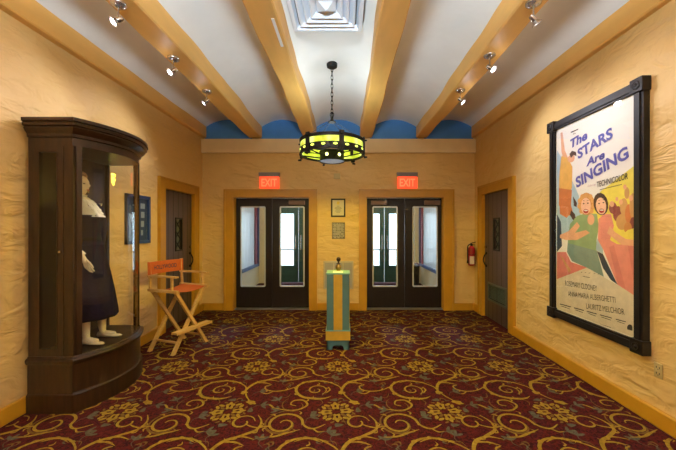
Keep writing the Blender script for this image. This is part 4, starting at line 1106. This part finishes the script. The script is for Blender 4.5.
frm = obj('frame', bm, M_frameblk, pf, off=loc)
for cyy in (py0 - fw / 2, py1 + fw / 2):
    for czz in (pz0 - fw / 2, pz1 + fw / 2):
        bm = bmesh.new(); box(bm, xf - .012, XR - .001, cyy - .058, cyy + .058, czz - .058, czz + .058); bevel(bm, .006)
        q = Matrix.Rotation(-PI / 2, 4, 'Y')
        lathe(bm, [(.036, 0), (.036, .006), (.028, .008), (.022, .004), (.014, .004), (.010, .010), (.002, .011)], 20, mtx=Matrix.Translation((xf - .012, cyy, czz)) @ q)
        o = obj('corner_block', bm, M_frameblk, pf, off=loc); o['label'] = 'square corner block with round rosette'
art = B(XP, XP + .01, py0, py1, pz0, pz1); ART = [M_poster]
PM = {}
def pm(c):
    if c not in PM: PM[c] = mat('ink_%d' % len(PM), c, .6, var=.12, vscale=14)
    return PM[c]
level = [0]
def poly(c, pts, lift=None):
    level[0] += 1; l = .0003 + level[0] * .00002
    if pm(c) not in ART: ART.append(pm(c))
    pp = [Q(x, y, l) for x, y in pts]
    for p in pp: p.y = min(max(p.y, py0 + .012), py1 - .012); p.z = min(max(p.z, pz0 + .012), pz1 - .012)
    f = art.faces.new([art.verts.new(p) for p in pp]); f.material_index = ART.index(pm(c))
def ell(c, x, y, rx, ry, n=14, ang=0, a0=0, a1=2 * PI):
    pts = []
    for i in range(n):
        a = a0 + (a1 - a0) * i / (n if a1 - a0 > 6.2 else n - 1); u, v = rx * math.cos(a), ry * math.sin(a)
        pts.append((x + u * math.cos(ang) - v * math.sin(ang), y + u * math.sin(ang) + v * math.cos(ang)))
    poly(c, pts)
YEL = (.86, .72, .10); SKY = (.42, .58, .66); SKIN = (.80, .42, .24); GREEN = (.28, .42, .20); PINK = (.78, .28, .22); ROSE = (.70, .22, .18)
DKB = (.03, .05, .10); SHIRT = (.82, .46, .10); RUST = (.62, .20, .06); BLOND = (.60, .24, .06); BRUN = (.06, .025, .02); MAR = (.26, .05, .05)
TAN = (.62, .34, .12); TEALC = (.22, .33, .28); CREAM = (.80, .72, .56)
poly(YEL, [(636, 165), (636, 262), (604, 240), (590, 222), (590, 203), (600, 192), (618, 178)])
poly(SKY, [(557, 150), (563, 160), (579, 196), (582, 232), (557, 240)])
poly(DKB, [(557, 214), (561, 222), (562, 246), (557, 252)])
# leaping man
poly(SKIN, [(560.5, 133), (562.5, 132), (564.8, 150), (568, 158), (564, 162), (561.5, 152)])
poly(SHIRT, [(561.5, 156), (568, 158), (572.5, 167), (572, 188), (567, 196), (559, 190), (559.5, 172)])
ell(SKIN, 571.2, 158.5, 3.4, 4.2, ang=.5); poly(BRUN, [(569.5, 154), (572, 150.8), (576, 152), (576.5, 156), (573.5, 155), (571, 158)])
poly(RUST, [(559, 188), (572, 190), (571, 205), (573.5, 214), (568, 216), (562, 210), (559, 205)])
poly(RUST, [(559, 198), (564, 200), (570, 213), (567, 218), (560, 214)])
poly(BRUN, [(571, 210), (575, 214), (576, 219), (573, 220), (570, 215)]); poly(BRUN, [(573, 196), (577, 203), (576.5, 207), (574, 206)])
# dresses
poly(ROSE, [(557, 252), (566, 252), (571, 262), (587, 267.5), (557, 280)])
poly(GREEN, [(570, 224), (577, 216), (586, 213), (597, 214), (599, 228), (596.5, 240), (597, 252), (604, 277), (587, 267.7), (574, 262), (567, 252), (568, 240)])
poly(TEALC, [(568, 243), (597, 251), (604, 277), (587, 267.7), (572, 261), (567, 252)])
poly(DKB, [(597, 251), (603, 254), (617.5, 284.5), (611, 280), (603, 268)])
poly(SKY, [(597, 238), (603, 248), (603, 254), (596, 250)])
poly(PINK, [(598.5, 219), (604, 214), (611, 214), (614, 226), (610, 240), (617, 244), (636, 246), (636, 297), (617.5, 284.5), (603.5, 250), (598, 240)])
poly(ROSE, [(609, 247), (614, 245), (626, 290), (618, 284)]); poly(ROSE, [(628, 246), (633, 246), (636, 262), (636, 290)])
poly(SKIN, [(569, 231), (577, 222), (580, 226), (575, 233), (586, 230), (590, 233), (577, 240), (566, 240), (560, 238), (560, 235)])
poly(SKIN, [(607, 233), (610, 226), (615, 232), (626, 239), (636, 240), (636, 246), (622, 245)])
poly(TAN, [(560, 255), (563, 258), (571, 270), (569, 273)])
# side crowd
for (x, y, rx, ry, c) in ((613, 208, 4, 6, MAR), (618, 214, 5, 8, MAR), (622, 222, 6, 8, TAN), (612, 204, 2.3, 3, SKIN), (624, 207, 4, 9, TAN), (629, 214, 4, 10, RUST), (633, 206, 3.5, 13, TAN), (627, 193, 2.6, 6, TAN), (625, 187, 1.8, 2.6, SKIN), (631, 198, 2, 3, SKIN), (621, 202, 2, 2.8, SKIN), (633, 226, 3.5, 9, MAR), (617, 199, 1.6, 2.2, SKIN), (628, 228, 4, 6, BLOND)): ell(c, x, y, rx, ry)
poly(YEL, [(622, 235), (628, 230), (636, 228), (636, 240), (627, 238.5)])
# two singers' heads
ell(SKIN, 591, 219.5, 3.6, 5.5); ell(BLOND, 586.5, 204, 8.2, 11.2); 
for k in range(9):
    a = PI * .75 + k * PI * 1.5 / 8; ell((.75, .38, .12), 586.5 + 7.0 * math.cos(a), 204.5 + 9.4 * math.sin(a), 2.3, 2.6)
ell((.90, .55, .38), 586, 206, 5.0, 8.4)
ell(BRUN, 601, 204, 7.4, 11.4, ang=-.15); ell((.92, .56, .38), 601.2, 206, 5.2, 8.6, ang=-.12)
for x, y in ((586, 211.2), (601.8, 210.8)): ell((.45, .03, .03), x, y, 2.6, 2.2); ell((.85, .80, .72), x, y - .7, 2.0, .7)
for x, y in ((583.8, 203.6), (588.0, 203.2), (599.2, 203.5), (603.6, 202.6)): ell(BRUN, x, y, .95, .7, 8)
for x, y in ((583.8, 201.2), (588.0, 200.8), (599.2, 201), (603.6, 200.2)): poly(BRUN, [(x - 1.3, y), (x, y - .8), (x + 1.3, y - .3), (x, y - .2)])
# cream title panel
poly((.74, .66, .50), [(557, 279.2), (587, 267.6), (623, 288), (636, 296), (636, 339), (557, 309)])
VIO = (.10, .10, .40); BLK = (.03, .03, .03)
def stroke(x0, y0, x1, y1, w): poly(BLK, [(x0, y0), (x1, y1), (x1, y1 + w), (x0, y0 + w)])
stroke(600, 189.4, 622, 184.2, .55)
stroke(571, 131.8, 578.5, 128.6, 1.1); stroke(573, 134.0, 576, 132.8, .5)
for (x0, x1) in ((560, 571), (574, 584), (587, 597), (600, 612), (616, 626)):
    yy = lambda x: 303.5 + (x - 560) * .272
    stroke(x0, yy(x0), x1, yy(x1), .9)
    stroke(x0 + 1.5, yy(x0) + 2.2, x1 - 1, yy(x1) + 2.2, .6)
stroke(600, 324, 611, 327.2, .6); stroke(583, 276, 590, 277.4, .5)
for x in (581, 585, 589, 594, 598): stroke(x, 272.4 + (x - 581) * .1, x + 1.4, 271.6 + (x - 581) * .1, .5)
poly(BLK, [(627.4, 329.4)] + [(630 + 2.7 * math.cos(a), 327.6 - 3.2 * math.sin(a)) for a in [PI - PI * i / 10 for i in range(11)]] + [(632.7, 330.8)])
sheet = obj('sheet', art, ART, pf, off=loc); sheet['label'] = 'cream printed poster sheet with painted singers'
def ptext(s, a, b, hpx, c, lift=.0034, shear=0., bold=.0):
    A = Q(*a, lift); Bp = Q(*b, lift); ux = (Bp - A); L = ux.length; ux.normalize(); uy = Vector((-1, 0, 0)).cross(ux)
    if uy.z < 0: uy = -uy
    hm = hpx * ((A.y + Bp.y) / 2) / F
    bm = bmesh.new(); text_on(bm, s, A, ux, uy, L, hm, shear, bold)
    o = obj('lettering', bm, pm(c), sheet, off=loc); return o
VIO = (.10, .10, .40); BLK = (.03, .03, .03)
ptext('The', (571.2, 148.6), (588.0, 139.2), 9.5, VIO, shear=.2, bold=.035)
ptext('STARS', (578.5, 159.4), (614, 137.4), 11.0, VIO, shear=.1, bold=.035)
ptext('Are', (586.6, 167.0), (605.6, 158.0), 8.5, VIO, shear=.25, bold=.035)
ptext('SINGING', (577, 188.2), (630.5, 157.2), 12.0, VIO, shear=.1, bold=.035)
ptext('Color by', (588, 187.6), (596, 186.0), 2.6, (.55, .30, .35))
ptext('TECHNICOLOR', (597.4, 187.4), (628.4, 178.9), 6.0, BLK, shear=.1, bold=.01)
ptext('ROSEMARY CLOONEY', (565.6, 285.6), (597.5, 291.4), 5.4, BLK)
ptext('ANNA MARIA ALBERGHETTI', (568.6, 296.0), (616, 303.0), 5.4, BLK)
ptext('LAURITZ MELCHIOR', (586.8, 308.6), (625, 315.0), 5.6, BLK)
o = obj('glazing', B(XP - .014, XP - .011, py0 - .002, py1 + .002, pz0 - .002, pz1 + .002), M_glass, pf, off=loc); o['label'] = 'clear cover glass'

# ------------------------------------------------------------------ outlet
loc = (XR, 2.497, .43); r = thing('wall_outlet', 'small double power outlet low on the right wall below the poster', 'outlet', loc)
bm = bmesh.new(); box(bm, XR - .008, XR - .0005, 2.462, 2.532, .375, .49); bevel(bm, .003, 1); obj('plate', bm, M_ivory, r, off=loc)
bm = bmesh.new()
for z in (.41, .455):
    for dy in (-.012, .012): box(bm, XR - .0095, XR - .008, 2.497 + dy - .003, 2.497 + dy + .003, z - .008, z + .008)
    cyl(bm, (XR - .008, 2.497, z - .014), (XR - .0095, 2.497, z - .014), .004, seg=8)
obj('sockets', bm, M_slot, r, off=loc)

# ------------------------------------------------------------------ light
def point(loc, e, c=(1, .9, .75), rad=.1, typ='POINT', name='lamp'):
    ld = bpy.data.lights.new(name, typ); ld.energy = e; ld.color = c; ld.shadow_soft_size = rad
    o = bpy.data.objects.new(name, ld); C.objects.link(o); o.location = loc; return o
# chandelier: white light out of its open top, yellow light through the panels below
def updown(loc, e, c, down=False, rad=.12, ang=165):
    o = point(loc, e, c, rad, 'SPOT', 'lamp'); o.data.spot_size = math.radians(ang); o.data.spot_blend = .25
    if not down: o.rotation_euler = (PI, 0, 0)
    return o
updown((cx, cy, 2.37 + .20), 40, (.74, .90, 1.0))
updown((cx, cy, 2.37 - .05), 140, (1.0, .78, .05), True, .14, 178)
# unseen fill lights added behind the camera, without fixtures
updown((-.13, -.9, 2.55), 1350, (.76, .90, 1.0), False, .2, 170)
point((-.13, -.9, 2.35), 5, (1.0, .84, .5), .30)
for x in (LX, RX):
    point((x, .85, 3.08), 10, (.88, .90, 1), .05); point((x, -.7, 3.08), 10, (.88, .90, 1), .05)
# unseen point lights added to brighten the vestibule
point((-1.4, 7.5, 2.55), 22, (1, .9, .75), .12); point((1.2, 7.5, 2.55), 22, (1, .9, .75), .12)
sl = bpy.data.lights.new('sun', 'SUN'); sl.energy = 1.6; sl.color = (.72, .70, 1.0); sl.angle = math.radians(3)
so = bpy.data.objects.new('sun', sl); C.objects.link(so); so.rotation_euler = Vector((0, 1, .40)).to_track_quat('Z', 'Y').to_euler()
w = bpy.data.worlds.new('daylight'); bpy.context.scene.world = w; w.use_nodes = True
w.node_tree.nodes['Background'].inputs['Color'].default_value = (.80, .90, 1.0, 1)
w.node_tree.nodes['Background'].inputs['Strength'].default_value = 5.0

# ------------------------------------------------------------------ camera
cd = bpy.data.cameras.new('camera'); co = bpy.data.objects.new('camera', cd); C.objects.link(co)
co.location = (0, 0, CZ); co.rotation_euler = (PI / 2, 0, 0)
cd.sensor_width = 36; cd.sensor_fit = 'HORIZONTAL'; cd.lens = F / 676 * 36; cd.shift_x = -7 / 676; cd.shift_y = 3.5 / 676; cd.clip_start = .05
sc = bpy.context.scene; sc.camera = co
sc.view_settings.view_transform = 'Standard'; sc.view_settings.look = 'None'; sc.view_settings.gamma = 1; sc.view_settings.use_curve_mapping = False
sc.view_settings.exposure = 0.0
sc.cycles.use_denoising = True
sc.cycles.max_bounces = 8; sc.cycles.transparent_max_bounces = 16; sc.cycles.sample_clamp_indirect = 6
